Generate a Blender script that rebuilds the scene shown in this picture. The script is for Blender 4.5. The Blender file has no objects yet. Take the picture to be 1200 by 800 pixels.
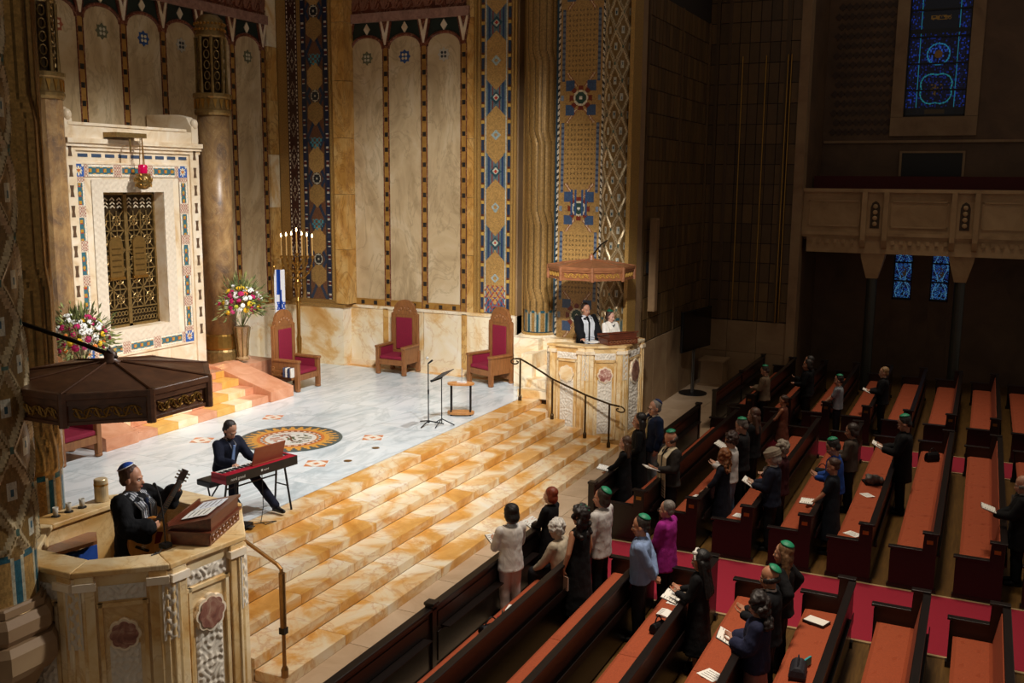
import bpy, math, random
import numpy as np
from mathutils import Vector, Matrix
R = math.radians
PI = math.pi
rnd = random.Random(7)
scn = bpy.context.scene
col = scn.collection

# ------------------------------------------------------------------ camera
cam_d = bpy.data.cameras.new('camera')
cam = bpy.data.objects.new('camera', cam_d); col.objects.link(cam)
YAW, PITCH, ROLL, FPX = 0.446299, 0.160749, 0.009195, 1151.18
_f = Vector((-math.sin(YAW)*math.cos(PITCH), math.cos(YAW)*math.cos(PITCH), -math.sin(PITCH)))
_r = _f.cross(Vector((0, 0, 1))).normalized(); _u = _r.cross(_f)
_r2 = _r*math.cos(ROLL)+_u*math.sin(ROLL); _u2 = -_r*math.sin(ROLL)+_u*math.cos(ROLL)
cam.matrix_world = Matrix(((_r2.x, _u2.x, -_f.x, 0), (_r2.y, _u2.y, -_f.y, 0), (_r2.z, _u2.z, -_f.z, 6.2), (0, 0, 0, 1)))
cam_d.sensor_width = 36.0; cam_d.lens = 36.0*FPX/1200.0
cam_d.clip_start = 0.05; cam_d.clip_end = 300
scn.camera = cam

# ------------------------------------------------------------------ light
scn.view_settings.view_transform = 'Standard'
scn.view_settings.look = 'None'
scn.view_settings.gamma = 1.0
scn.view_settings.use_curve_mapping = False
scn.view_settings.exposure = 0.0
w = bpy.data.worlds.new('world'); scn.world = w; w.use_nodes = True
w.node_tree.nodes['Background'].inputs[0].default_value = (1.0, 0.84, 0.68, 1)
w.node_tree.nodes['Background'].inputs[1].default_value = 0.14
def spot(loc, target, power, angle, blend=0.6, color=(1, .97, .93), size=.25):
    l = bpy.data.lights.new('stage_spot', 'SPOT'); l.energy = power; l.spot_size = R(angle); l.spot_blend = blend
    l.color = color; l.shadow_soft_size = size
    o = bpy.data.objects.new('stage_spot', l); col.objects.link(o); o.location = loc
    o.rotation_euler = (Vector(target)-Vector(loc)).to_track_quat('-Z', 'Y').to_euler()
    return o
# theatre spots hung high in the nave, aimed at the platform
spot((-1.0, 9.5, 17.5), (-12.9, 17.6, .9), 9200, 40, 1.0)
spot((-1.0, 21.5, 17.5), (-12.9, 14.6, .9), 9600, 40, 1.0)
spot((-2.0, 15.8, 18.5), (-8.2, 12.0, .3), 3900, 48, 1.0)
spot((-3.0, 15.0, 16.0), (-17.6, 16.8, 3.4), 13500, 32, 1.0)
spot((-4.5, 10.0, 13.0), (-14.0, 23.7, 2.6), 9500, 40, 1.0)
spot((-3.0, 8.0, 11.0), (-8.9, 22.4, 2.6), 8500, 20, .7)
spot((1.0, 16.0, 11.0), (-8.3, 7.7, 2.5), 6500, 20, .8)
# dim house lights over the pews
for hx, hy, he in ((-2.4, 10.5, 200), (-1.8, 18.5, 115), (-1.2, 26.0, 90)):
    l = bpy.data.lights.new('house_light', 'AREA'); l.energy = he; l.shape = 'DISK'; l.size = 2.5; l.color = (1, .84, .66); l.spread = R(52)
    o = bpy.data.objects.new('house_light', l); col.objects.link(o); o.location = (hx, hy, 17)

# ------------------------------------------------------------------ helpers
def lin(h):
    h = h.lstrip('#'); out = []
    for i in (0, 2, 4):
        c = int(h[i:i+2], 16)/255
        out.append(c/12.92 if c <= .04045 else ((c+.055)/1.055)**2.4)
    return tuple(out)
def C4(c):
    c = lin(c) if isinstance(c, str) else c
    return (c[0], c[1], c[2], 1)

def empty(name, loc=(0, 0, 0), rz=0, parent=None):
    o = bpy.data.objects.new(name, None); col.objects.link(o)
    o.empty_display_size = .2
    o.location = loc; o.rotation_euler = (0, 0, rz)
    if parent is not None: o.parent = parent
    return o
def tag(o, label=None, cat=None, group=None, kind=None):
    if label: o['label'] = label
    if cat: o['category'] = cat
    if group: o['group'] = group
    if kind: o['kind'] = kind
    return o
def thing(name, label, cat, loc=(0, 0, 0), rz=0, group=None):
    return tag(empty(name, loc, rz), label, cat, group)
def struct(name, loc=(0, 0, 0)):
    return tag(empty(name, loc), kind='structure')
def copy_tree(o, parent=None):
    c = o.copy(); col.objects.link(c)
    if parent is not None: c.parent = parent
    for ch in list(o.children): copy_tree(ch, c)
    return c

class MB:
    def __init__(s, xf=None):
        s.v = []; s.f = []; s.xf = xf
    def add(s, vs, fs):
        n = len(s.v)
        if s.xf is not None: vs = [tuple(s.xf @ Vector(p)) for p in vs]
        s.v.extend([tuple(p) for p in vs]); s.f.extend([tuple(i+n for i in q) for q in fs])
        return s
    def box(s, c, d, rz=0, rx=0, ry=0):
        hx, hy, hz = d[0]/2, d[1]/2, d[2]/2
        vs = [Vector((sx*hx, sy*hy, sz*hz)) for sz in (-1, 1) for sx, sy in ((-1, -1), (1, -1), (1, 1), (-1, 1))]
        if rz or rx or ry:
            m = Matrix.Rotation(rz, 3, 'Z') @ Matrix.Rotation(ry, 3, 'Y') @ Matrix.Rotation(rx, 3, 'X')
            vs = [m @ p for p in vs]
        c = Vector(c)
        return s.add([p+c for p in vs], [(0, 3, 2, 1), (4, 5, 6, 7), (0, 1, 5, 4), (1, 2, 6, 5), (2, 3, 7, 6), (3, 0, 4, 7)])
    def bb(s, x0, x1, y0, y1, z0, z1):
        return s.box(((x0+x1)/2, (y0+y1)/2, (z0+z1)/2), (abs(x1-x0), abs(y1-y0), abs(z1-z0)))
    def prism(s, poly, a0, a1, axis='Z'):
        n = len(poly)
        def P(p, a):
            if axis == 'Z': return (p[0], p[1], a)
            if axis == 'Y': return (p[0], a, p[1])
            return (a, p[0], p[1])
        vs = [P(p, a0) for p in poly]+[P(p, a1) for p in poly]
        fs = [tuple(reversed(range(n))), tuple(range(n, 2*n))]+[(i, (i+1) % n, n+(i+1) % n, n+i) for i in range(n)]
        return s.add(vs, fs)
    def loft(s, rings, cap=True, close=True):
        n = len(rings[0]); vs = [p for r in rings for p in r]; fs = []
        for k in range(len(rings)-1):
            for i in range(n if close else n-1):
                a = k*n+i; b = k*n+(i+1) % n
                fs.append((a, b, b+n, a+n))
        if cap:
            fs.append(tuple(reversed(range(n)))); fs.append(tuple(range((len(rings)-1)*n, len(rings)*n)))
        return s.add(vs, fs)
    def lathe(s, prof, n=16, c=(0, 0, 0), ph=0):
        return s.loft([[(c[0]+r*math.cos(ph+2*PI*i/n), c[1]+r*math.sin(ph+2*PI*i/n), c[2]+z) for i in range(n)] for r, z in prof])
    def tube(s, path, r, n=8, rads=None, cap=True):
        path = [Vector(p) for p in path]; rings = []; prev = None
        for i, p in enumerate(path):
            d = (path[min(i+1, len(path)-1)]-path[max(i-1, 0)])
            if d.length < 1e-9: d = Vector((0, 0, 1))
            d.normalize()
            if prev is None:
                a = Vector((0, 0, 1)) if abs(d.z) < .9 else Vector((1, 0, 0))
                a = (a-d*a.dot(d)).normalized()
            else:
                a = prev-d*prev.dot(d)
                a = a.normalized() if a.length > 1e-6 else Vector((1, 0, 0))
            prev = a; b = d.cross(a); rr = rads[i] if rads else r
            rings.append([p+a*(rr*math.cos(2*PI*k/n))+b*(rr*math.sin(2*PI*k/n)) for k in range(n)])
        return s.loft(rings, cap)
    def cyl(s, p0, p1, r0, r1=None, n=12):
        return s.tube([p0, p1], r0, n, [r0, r0 if r1 is None else r1])
    def sph(s, c, r, n=10, m=6, rot=None):
        if not hasattr(r, '__len__'): r = (r, r, r)
        vs = [(0, 0, -1)]; fs = []
        for j in range(1, m):
            t = PI*j/m-PI/2
            for i in range(n):
                vs.append((math.cos(t)*math.cos(2*PI*i/n), math.cos(t)*math.sin(2*PI*i/n), math.sin(t)))
        vs.append((0, 0, 1)); e = len(vs)-1
        for i in range(n): fs.append((0, 1+(i+1) % n, 1+i))
        for j in range(m-2):
            for i in range(n):
                a = 1+j*n+i; b = 1+j*n+(i+1) % n
                fs.append((a, b, b+n, a+n))
        for i in range(n): fs.append((e, 1+(m-2)*n+i, 1+(m-2)*n+(i+1) % n))
        out = []
        for p in vs:
            q = Vector((p[0]*r[0], p[1]*r[1], p[2]*r[2]))
            if rot is not None: q = rot @ q
            out.append(q+Vector(c))
        return s.add(out, fs)
    def rcone(s, p0, p1, r0, r1, n=10):          # round cone for bodies
        p0 = Vector(p0); p1 = Vector(p1)
        s.cyl(p0, p1, r0, r1, n); s.sph(p0, r0, n, 6); s.sph(p1, r1, n, 6)
        return s
    def build(s, name, mat, parent=None, smooth=False, world=False, bevel=0, subsurf=0):
        me = bpy.data.meshes.new(name)
        vs = s.v
        if world and parent is not None:
            mw = Vector((0, 0, 0)); q = parent
            while q is not None: mw += Vector(q.location); q = q.parent
            vs = [(p[0]-mw.x, p[1]-mw.y, p[2]-mw.z) for p in vs]
        me.from_pydata(vs, [], s.f); me.update()
        o = bpy.data.objects.new(name, me); col.objects.link(o)
        if mat is not None: me.materials.append(mat)
        if smooth: me.shade_smooth()
        if parent is not None: o.parent = parent
        if bevel:
            b = o.modifiers.new('bevel', 'BEVEL'); b.width = bevel; b.segments = 2; b.limit_method = 'ANGLE'
        if subsurf:
            b = o.modifiers.new('sub', 'SUBSURF'); b.levels = subsurf; b.render_levels = subsurf
        return o
def pose(o, loc, rz=0):
    o.location = loc; o.rotation_euler = (0, 0, rz); return o

def tess(name, O, U, V, W, H, nu, nv, colf, mat, parent=None, hf=None, wrap=None, world=True, smooth=False, holes=None):
    """A field of small tesserae: nu x nv quads with one colour each (attribute 'tess'); hf gives relief along the normal,
    wrap=(cx, cy, r) bends it round a column (u is then the angle times r)."""
    O = np.array(O, float)
    uu = np.linspace(0, W, nu+1); vv = np.linspace(0, H, nv+1)
    gu, gv = np.meshgrid(uu, vv)
    h = hf(gu, gv) if hf is not None else np.zeros_like(gu)
    if wrap is not None:
        cx, cy, r, a0 = wrap; a = a0+gu/r
        P = np.stack([cx+(r+h)*np.cos(a), cy+(r+h)*np.sin(a), O[2]+gv], -1)
    else:
        U = np.array(U, float); V = np.array(V, float); N = np.cross(U, V)
        P = O+gu[..., None]*U+gv[..., None]*V+h[..., None]*N
    if world and parent is not None:
        q = parent
        while q is not None: P = P-np.array(q.location); q = q.parent
    i = np.arange(nu*nv); r_ = i//nu; c_ = i % nu; a = r_*(nu+1)+c_
    F = np.stack([a, a+1, a+nu+2, a+nu+1], -1)
    cu = (uu[:-1]+uu[1:])/2; cv = (vv[:-1]+vv[1:])/2
    mu, mv = np.meshgrid(cu, cv)
    colr = np.asarray(colf(mu.ravel(), mv.ravel()), float)
    if holes is not None:
        keep = ~holes(mu.ravel(), mv.ravel()); F = F[keep]; colr = colr[keep]
    me = bpy.data.meshes.new(name); me.from_pydata(P.reshape(-1, 3).tolist(), [], F.tolist()); me.update()
    at = me.attributes.new('tess', 'FLOAT_COLOR', 'FACE')
    at.data.foreach_set('color', np.concatenate([colr, np.ones((len(colr), 1))], 1).astype(np.float32).ravel())
    me.materials.append(mat)
    if smooth: me.shade_smooth()
    o = bpy.data.objects.new(name, me); col.objects.link(o)
    if parent is not None: o.parent = parent
    return o

# ------------------------------------------------------------------ materials
_M = {}
def newmat(name):
    m = bpy.data.materials.new(name); m.use_nodes = True
    nt = m.node_tree; b = nt.nodes['Principled BSDF']
    return m, nt, b
def coords(nt, scale=1.0, rand=True):
    tc = nt.nodes.new('ShaderNodeTexCoord'); mp = nt.nodes.new('ShaderNodeMapping')
    s = scale if hasattr(scale, '__len__') else (scale,)*3
    mp.inputs['Scale'].default_value = s
    nt.links.new(tc.outputs['Object'], mp.inputs['Vector'])
    if rand:
        oi = nt.nodes.new('ShaderNodeObjectInfo'); mm = nt.nodes.new('ShaderNodeMath'); mm.operation = 'MULTIPLY'; mm.inputs[1].default_value = 37.0
        nt.links.new(oi.outputs['Random'], mm.inputs[0]); nt.links.new(mm.outputs[0], mp.inputs['Location'])
    return mp.outputs['Vector']
def noise(nt, vec, scale, detail=4, rough=.55, dist=0):
    n = nt.nodes.new('ShaderNodeTexNoise'); n.inputs['Scale'].default_value = scale; n.inputs['Detail'].default_value = detail
    n.inputs['Roughness'].default_value = rough; n.inputs['Distortion'].default_value = dist
    nt.links.new(vec, n.inputs['Vector']); return n.outputs['Fac']
def ramp(nt, fac, stops):
    r = nt.nodes.new('ShaderNodeValToRGB'); e = r.color_ramp.elements
    while len(e) < len(stops): e.new(.5)
    for i, (p, c) in enumerate(stops): e[i].position = p; e[i].color = C4(c)
    nt.links.new(fac, r.inputs['Fac']); return r.outputs['Color']
def mix(nt, fac, a, b, mode='MIX'):
    m = nt.nodes.new('ShaderNodeMix'); m.data_type = 'RGBA'; m.blend_type = mode
    if isinstance(fac, (int, float)): m.inputs[0].default_value = fac
    else: nt.links.new(fac, m.inputs[0])
    for s, i in ((a, 6), (b, 7)):
        if isinstance(s, (tuple, list, str)): m.inputs[i].default_value = C4(s)
        else: nt.links.new(s, m.inputs[i])
    return m.outputs[2]
def bump(nt, b, h, strength=.3, dist=.01):
    n = nt.nodes.new('ShaderNodeBump'); n.inputs['Strength'].default_value = strength; n.inputs['Distance'].default_value = dist
    nt.links.new(h, n.inputs['Height']); nt.links.new(n.outputs['Normal'], b.inputs['Normal'])
def plain(name, c, rough=.5, metal=0, var=.12, scale=8, emit=0, bmp=0, coat=0, alpha=1):
    if name in _M: return _M[name]
    m, nt, b = newmat(name); c = lin(c) if isinstance(c, str) else c
    if var > 0:
        f = noise(nt, coords(nt), scale, 4)
        nt.links.new(ramp(nt, f, [(.25, tuple(x*(1-var) for x in c)), (.75, tuple(min(1, x*(1+var)) for x in c))]), b.inputs['Base Color'])
        if bmp: bump(nt, b, f, bmp, .01)
    else: b.inputs['Base Color'].default_value = C4(c)
    b.inputs['Roughness'].default_value = rough; b.inputs['Metallic'].default_value = metal
    if coat: b.inputs['Coat Weight'].default_value = coat
    if emit:
        b.inputs['Emission Color'].default_value = C4(c); b.inputs['Emission Strength'].default_value = emit
    _M[name] = m; return m
def marble(name, stops, scale=1.2, dist=1.5, rough=.25, vein=None, vscale=1.5, vwidth=.05, stretch=(1, 1, 1), vein_amt=.8, detail=6):
    if name in _M: return _M[name]
    m, nt, b = newmat(name); vec = coords(nt, stretch)
    f = noise(nt, vec, scale, detail, .6, dist)
    c = ramp(nt, f, stops)
    if vein:
        g = noise(nt, vec, vscale, 5, .6, dist*1.3)
        sb = nt.nodes.new('ShaderNodeMath'); sb.operation = 'SUBTRACT'; sb.inputs[1].default_value = .5; nt.links.new(g, sb.inputs[0])
        ab = nt.nodes.new('ShaderNodeMath'); ab.operation = 'ABSOLUTE'; nt.links.new(sb.outputs[0], ab.inputs[0])
        mk = ramp(nt, ab.outputs[0], [(0, (vein_amt,)*3), (vwidth, (0, 0, 0))])
        c = mix(nt, mk, c, vein)
    nt.links.new(c, b.inputs['Base Color']); b.inputs['Roughness'].default_value = rough
    _M[name] = m; return m
def wood(name, a, bcol, scale=(1, 12, 12), rough=.35, coat=.2):
    if name in _M: return _M[name]
    m, nt, b = newmat(name); vec = coords(nt, scale)
    f = noise(nt, vec, 2.2, 5, .6, .6)
    nt.links.new(ramp(nt, f, [(.3, a), (.7, bcol)]), b.inputs['Base Color'])
    b.inputs['Roughness'].default_value = rough; b.inputs['Coat Weight'].default_value = coat; b.inputs['Coat Roughness'].default_value = .2
    bump(nt, b, f, .15, .004)
    _M[name] = m; return m
def tessmat(name, rough=.35, metal=0.0, spec=.5, emit=0, grain=.15):
    if name in _M: return _M[name]
    m, nt, b = newmat(name); a = nt.nodes.new('ShaderNodeAttribute'); a.attribute_name = 'tess'
    f = noise(nt, coords(nt), 60, 2)
    v = ramp(nt, f, [(.2, (1-grain,)*3), (.8, (1, 1, 1))])
    c = mix(nt, 1.0, a.outputs['Color'], v, 'MULTIPLY')
    nt.links.new(c, b.inputs['Base Color']); b.inputs['Roughness'].default_value = rough; b.inputs['Metallic'].default_value = metal
    b.inputs['Specular IOR Level'].default_value = spec
    if emit:
        nt.links.new(c, b.inputs['Emission Color']); b.inputs['Emission Strength'].default_value = emit
    bump(nt, b, f, .4, .004)
    _M[name] = m; return m

SIENA = marble('siena_marble', [(.32, '#f4ead6'), (.46, '#efdab4'), (.56, '#e0a858'), (.71, '#c58636')], .8, 1.1, .28, '#c58238', .9, .03, vein_amt=.45, detail=8)
SIENA_PALE = marble('siena_marble_pale', [(.38, '#f0e5d0'), (.53, '#ead8b4'), (.62, '#dcb478'), (.74, '#c8924a')], .75, .9, .35, '#c08a44', .8, .02, vein_amt=.35, detail=8)
PULPM = marble('pulpit_marble', [(.32, '#ead7b2'), (.48, '#dcbd88'), (.6, '#c99c5c'), (.74, '#aa7c3e')], .9, 1.0, .35, '#a8763a', 1.0, .02, vein_amt=.35, detail=8)
ALP = marble('white_grey_marble', [(.3, '#f1f6f8'), (.55, '#e1eaee'), (.8, '#a6bac3')], .8, 1.4, .22, '#a3b2b7', .7, .05, (1.0, .4, 1), .4)
CREAM = marble('cream_panel_marble', [(.25, '#d9c8a8'), (.5, '#c6ae88'), (.75, '#a28a66')], .9, 1.4, .2, '#94805f', 1.1, .03, (1, 1, .5), .45)
OCHRE = marble('ochre_marble', [(.3, '#d9b677'), (.55, '#c4924a'), (.75, '#9a6a2e')], 1.2, 1.6, .3, '#8a5a24', 1.4, .04, (1, 1, .6), .6)
OCHRED = marble('dark_ochre_strip', [(.3, '#b08540'), (.6, '#94692f'), (.8, '#734e22')], 3, 1.0, .35)
BROWNM = marble('brown_breccia', [(.3, '#bb9766'), (.5, '#9a7850'), (.7, '#6a5548')], 1.6, 2.2, .35, '#c9ae84', 2.6, .02, (1, 1, .6), .4)
TRAV = marble('beige_floor_stone', [(.3, '#cdb497'), (.6, '#b99e80'), (.8, '#a88c6e')], 1.2, .8, .4)
SALMON = marble('salmon_marble', [(.3, '#dfa684'), (.6, '#cd8b66'), (.8, '#b97552')], 2.0, 1.2, .35)
WHITEM = marble('white_carved_marble', [(.3, '#f0e4d0'), (.55, '#e4d0b0'), (.75, '#c9a676')], 1.3, 1.4, .4)
REDM = marble('red_marble', [(.3, '#7c4028'), (.6, '#5e2c1d'), (.8, '#432015')], 3.0, 1.2, .35, '#b98e72', 3, .02)
GOLD = plain('gold_mosaic', '#b08a4c', .38, .2, .35, 40, bmp=.4)
GOLDD = plain('gold_trim', '#9a7640', .42, .15, .3, 30, bmp=.3)
BRONZE = plain('bronze', '#8c7244', .36, .6, .3, 12, bmp=.2)
BRASS = plain('brass', '#b58a45', .28, .9, .15, 12)
BLACK = plain('black_metal', '#17171a', .4, .2, .2, 20)
DARKINLAY = plain('dark_inlay', '#22201f', .3, 0, .2, 20)
OAK = wood('carved_oak', '#784925', '#986437', (10, 10, 1.5), .45, .1)
PEWW = wood('dark_pew_wood', '#0b0605', '#180d09', (10, 1.2, 10), .36, .12)
MAHOG = wood('mahogany', '#4a2114', '#6f3620', (10, 1.5, 10), .35, .2)
CANW = wood('canopy_wood', '#4a2d1c', '#6b452c', (3, 3, 6), .4, .15)
WFLOOR = wood('wood_floor', '#4a3316', '#6b4d22', (14, 1.0, 1), .4, .1)
CUSH = plain('orange_cushion', '#98431f', .85, 0, .18, 60, bmp=.3)
CARPET = plain('red_carpet', '#8c0c28', .95, 0, .18, 90, bmp=.3)
CRIMSON = plain('crimson_velvet', '#7e0a2d', .8, 0, .15, 30)
TESS = tessmat('mosaic', .32, 0.0, .6)
CARV = tessmat('carved_stone', .8, 0, .25, grain=.12)
TESSG = tessmat('gold_tesserae', .36, .35, .5, grain=.35)
STONE = marble('dim_stone', [(.3, '#9a7f5c'), (.6, '#86694a'), (.8, '#6e5439')], 1.0, .6, .6)
def tilemat():
    m, nt, b = newmat('wall_tile'); oi = nt.nodes.new('ShaderNodeObjectInfo')
    base = ramp(nt, oi.outputs['Random'], [(0, '#4e3a22'), (.35, '#604828'), (.7, '#6f5430'), (1, '#57412a')])
    f = noise(nt, coords(nt, (1, 1, .4)), 7, 4, .6, .4)
    c = mix(nt, 1.0, base, ramp(nt, f, [(.25, (.75, .75, .75)), (.75, (1, 1, 1))]), 'MULTIPLY')
    nt.links.new(c, b.inputs['Base Color']); b.inputs['Roughness'].default_value = .4; return m
TILE1 = tilemat()
# ================================================================== STRUCTURE
XE = -8.05      # end wall of the nave
YS = 23.7       # far side wall of the chancel
XA = -18.8      # ark wall
YN = 30.7       # far nave wall
SZ = 0.9        # platform height
FR = [(i*.1, 0) for i in range(1)]

# ---- floors
fl = MB().bb(-5.5, 4.5, 1.5, 35, -.2, 0).build('floor', WFLOOR); tag(fl, kind='structure')
ff = struct('floor_front', (-6.8, 16, 0))
MB().bb(-1.25, 1.3, -13, 18.7, -.2, -.02).build('bedding', STONE, ff)
slab = None
for i in range(26):
    for j in range(2):
        if slab is None:
            slab = MB().bb(-.615, .615, -.6, .6, -.03, 0).build('floor_slab', TRAV, ff); o = slab
        else:
            o = slab.copy(); col.objects.link(o)
        o.location = (-.62+j*1.24+.02, -12.3+i*1.21+(.6 if j else 0)*0, 0)
def carpet(y0, y1, label):
    c = thing('aisle_carpet', label, 'carpet', (-.5, (y0+y1)/2, 0), group='red aisle carpets')
    h = (y1-y0)/2
    MB().bb(-5.0, 5, -h, h, 0.002, .018).build('pile', CARPET, c)
    MB().bb(-5.0, 5, -h-.05, -h, 0.002, .022).build('edge_strip', plain('carpet_edge', '#a58a62', .6), c)
    MB().bb(-5.0, 5, h, h+.05, 0.002, .022).build('edge_strip', plain('carpet_edge', '#a58a62', .6), c)
carpet(13.55, 15.62, 'wide red aisle carpet between the nearest and the middle pews')
carpet(22.95, 24.3, 'red aisle carpet between the middle and the farthest pews')

# ---- platform steps: six risers of yellow marble slabs
st = thing('platform_steps', 'broad flight of yellow-veined marble steps up to the platform', 'steps', (-8.5, 15.3, 0))
XK = [-9.66+.46*k for k in range(6)]
YA = [8.3, 8.95, 8.97, 8.97, 8.97, 8.97]; YZ = [21.95, 21.95, 21.24, 21.24, 21.24, 21.24]
for k in range(6):
    z1 = SZ-.15*k; x1 = XK[k]; x0 = x1-.46
    sp = MB().bb(x0+.02, x1-.02, YA[k], YZ[k], 0, z1-.152).build('step', SIENA_PALE, st, world=True)
    y = YA[k]; q = 0
    while y < YZ[k]-1e-6:
        ln = min(rnd.choice((1.05, 1.3, 1.55, 1.8)), YZ[k]-y)
        if YZ[k]-y-ln < .4: ln = YZ[k]-y
        b = MB().bb(x0+.003-x1+.23, .23, -ln/2+.002, ln/2-.002, -.15, 0).build('step_slab', SIENA, sp, bevel=.006)
        b.location = Vector((x1-.23, y+ln/2, z1))-Vector(st.location)
        y += ln; q += 1

# ---- chancel floor
fc = struct('floor_chancel', (-13, 16, SZ))
MB().bb(-18.8, -9.7, 7.5, 23.7, .0, SZ-.03).build('bedding', STONE, fc, world=True)
base = None
def fslab(x0, x1, y0, y1, m=ALP, z=SZ):
    o = MB().bb(-(x1-x0)/2+.003, (x1-x0)/2-.003, -(y1-y0)/2+.003, (y1-y0)/2-.003, -.03, 0).build('floor_slab', m, fc)
    o.location = Vector(((x0+x1)/2, (y0+y1)/2, z))-Vector(fc.location)
for i in range(6):
    for j in range(11):
        fslab(-15.3+i*.867, -15.3+(i+1)*.867, 8.0+j*1.39, 8.0+(j+1)*1.39)
for i in range(3):
    for j in range(3):
        fslab(-18.8+i*1.166, -18.8+(i+1)*1.166, 19.3+j*1.33, 19.3+(j+1)*1.33)
        fslab(-18.8+i*1.166, -18.8+(i+1)*1.166, 8.0+j*1.8, 8.0+(j+1)*1.8)
for j in range(9):
    fslab(-18.8+j*1.02, -18.8+(j+1)*1.02, 23.3, 23.7, SIENA)
# the strip between the grey floor and the first riser
y = 8.7
for ln in (1.3, 1.5, 1.2, 1.6, 1.4, 1.5, 1.3, 1.2, 1.1, 1.1):
    pass

# ---- round floor medallion
def medcol(r, t):
    c = np.empty((len(r), 3)); c[:] = lin('#e9e6dc')
    n = 30
    tri = np.abs(((t*n/(2*PI)) % 1)-.5)*2
    d = lambda m, h: c.__setitem__(m, lin(h))
    d(r > .98, '#4d5f5e')
    m = (r > .62) & (r <= .98); d(m, '#e4a548')
    d((r > .62) & (r <= .98) & ((r-.62)/.36 > 1-.8*tri), '#4a5b5c')
    d((r > .60) & (r <= .655) , '#d97b3a')
    m = (r > .54) & (r <= .60); d(m, '#efe9dd'); d(m & (((t*14/PI) % 1) < .5), '#3a3f42')
    d((r > .50) & (r <= .54), '#d28a4e')
    x = r*np.cos(t); y = r*np.sin(t)
    leaf = np.sin(x*23+2*np.sin(y*17))*np.sin(y*21+1.7*np.sin(x*13))
    m = (r < .42) & (leaf > .45); d(m & (x > -.1), '#5d6a4c'); d(m & (x <= -.1), '#b9663f')
    d((r < .44) & (np.abs(y+.15*np.sin(x*8)) < .03), '#6b4a35')
    return c
def disc(name, loc, R0, nr, na, colf, mat, parent=None):
    rr = np.linspace(0, R0, nr+1); tt = np.linspace(0, 2*PI, na, endpoint=False)
    V = [(0, 0, 0)]+[(r*math.cos(t), r*math.sin(t), 0) for r in rr[1:] for t in tt]
    F = []; cc = []
    for k in range(nr):
        for i in range(na):
            j = (i+1) % na
            F.append((0, 1+i, 1+j) if k == 0 else (1+(k-1)*na+i, 1+k*na+i, 1+k*na+j, 1+(k-1)*na+j))
            cc.append(((rr[k]+rr[k+1])/2, tt[i]+PI/na))
    cc = np.array(cc)
    me = bpy.data.meshes.new(name); me.from_pydata(V, [], F); me.update()
    at = me.attributes.new('tess', 'FLOAT_COLOR', 'FACE')
    co = colf(cc[:, 0]/R0, cc[:, 1]); at.data.foreach_set('color', np.concatenate([co, np.ones((len(co), 1))], 1).astype(np.float32).ravel())
    me.materials.append(mat); o = bpy.data.objects.new(name, me); col.objects.link(o); o.location = loc
    if parent is not None: o.parent = parent
    return o
md = thing('floor_medallion', 'round sunburst mosaic medallion set in the pale marble platform floor', 'mosaic', (-12.68, 15.9, SZ+.001))
MB().lathe([(1.06, 0), (1.06, .004)], 72).build('rim', plain('medallion_rim', '#4d5f5e', .35), md)
disc('sunburst', (0, 0, .0055), 1.05, 44, 180, medcol, TESS, md)
INL = [((-14.2, 17.2), 'far left'), ((-11.22, 16.75), 'by the microphone stand'), ((-11.1, 14.65), 'in front of the keyboard'), ((-14.2, 14.95), 'behind the pianist')]
for (x, y), wd in INL:
    t = thing('floor_inlay', 'small orange and white marble floor inlay '+{'far left': 'nearest the ark steps and right cheek block', 'by the microphone stand': 'between the medallion and the microphone stand', 'in front of the keyboard': 'between the keyboard and the brass discs', 'behind the pianist': 'just behind the seated pianist'}[wd], 'inlay', (x, y, SZ+.001), R(25), group='rectangular floor inlays')
    MB().bb(-.2, .2, -.2, .2, 0, .003).build('ground', plain('inlay_white', '#efe8da', .3), t)
    for sx, sy in ((-1, -1), (1, -1), (1, 1), (-1, 1)):
        MB().prism([(sx*.2, sy*.2), (sx*.2, sy*.03), (sx*.03, sy*.2)], .003, .005).build('triangle', plain('inlay_orange', '#d8895a', .3), t)
    MB().prism([(.07, 0), (0, .07), (-.07, 0), (0, -.07)], .003, .005).build('diamond', plain('inlay_orange', '#d8895a', .3), t)
for x, y, wd in ((-10.72, 16.1, 'farther'), (-10.68, 15.08, 'nearer')):
    MBo = MB().lathe([(.0, 0), (.075, 0), (.08, .004), (.06, .008), (0, .008)], 20).build('floor_disc', BRASS, smooth=False)
    pose(MBo, (x, y, SZ+.001)); tag(MBo, wd+' of the two small round brass floor plates beside the top step', 'floor plate', 'brass floor plates')

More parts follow.
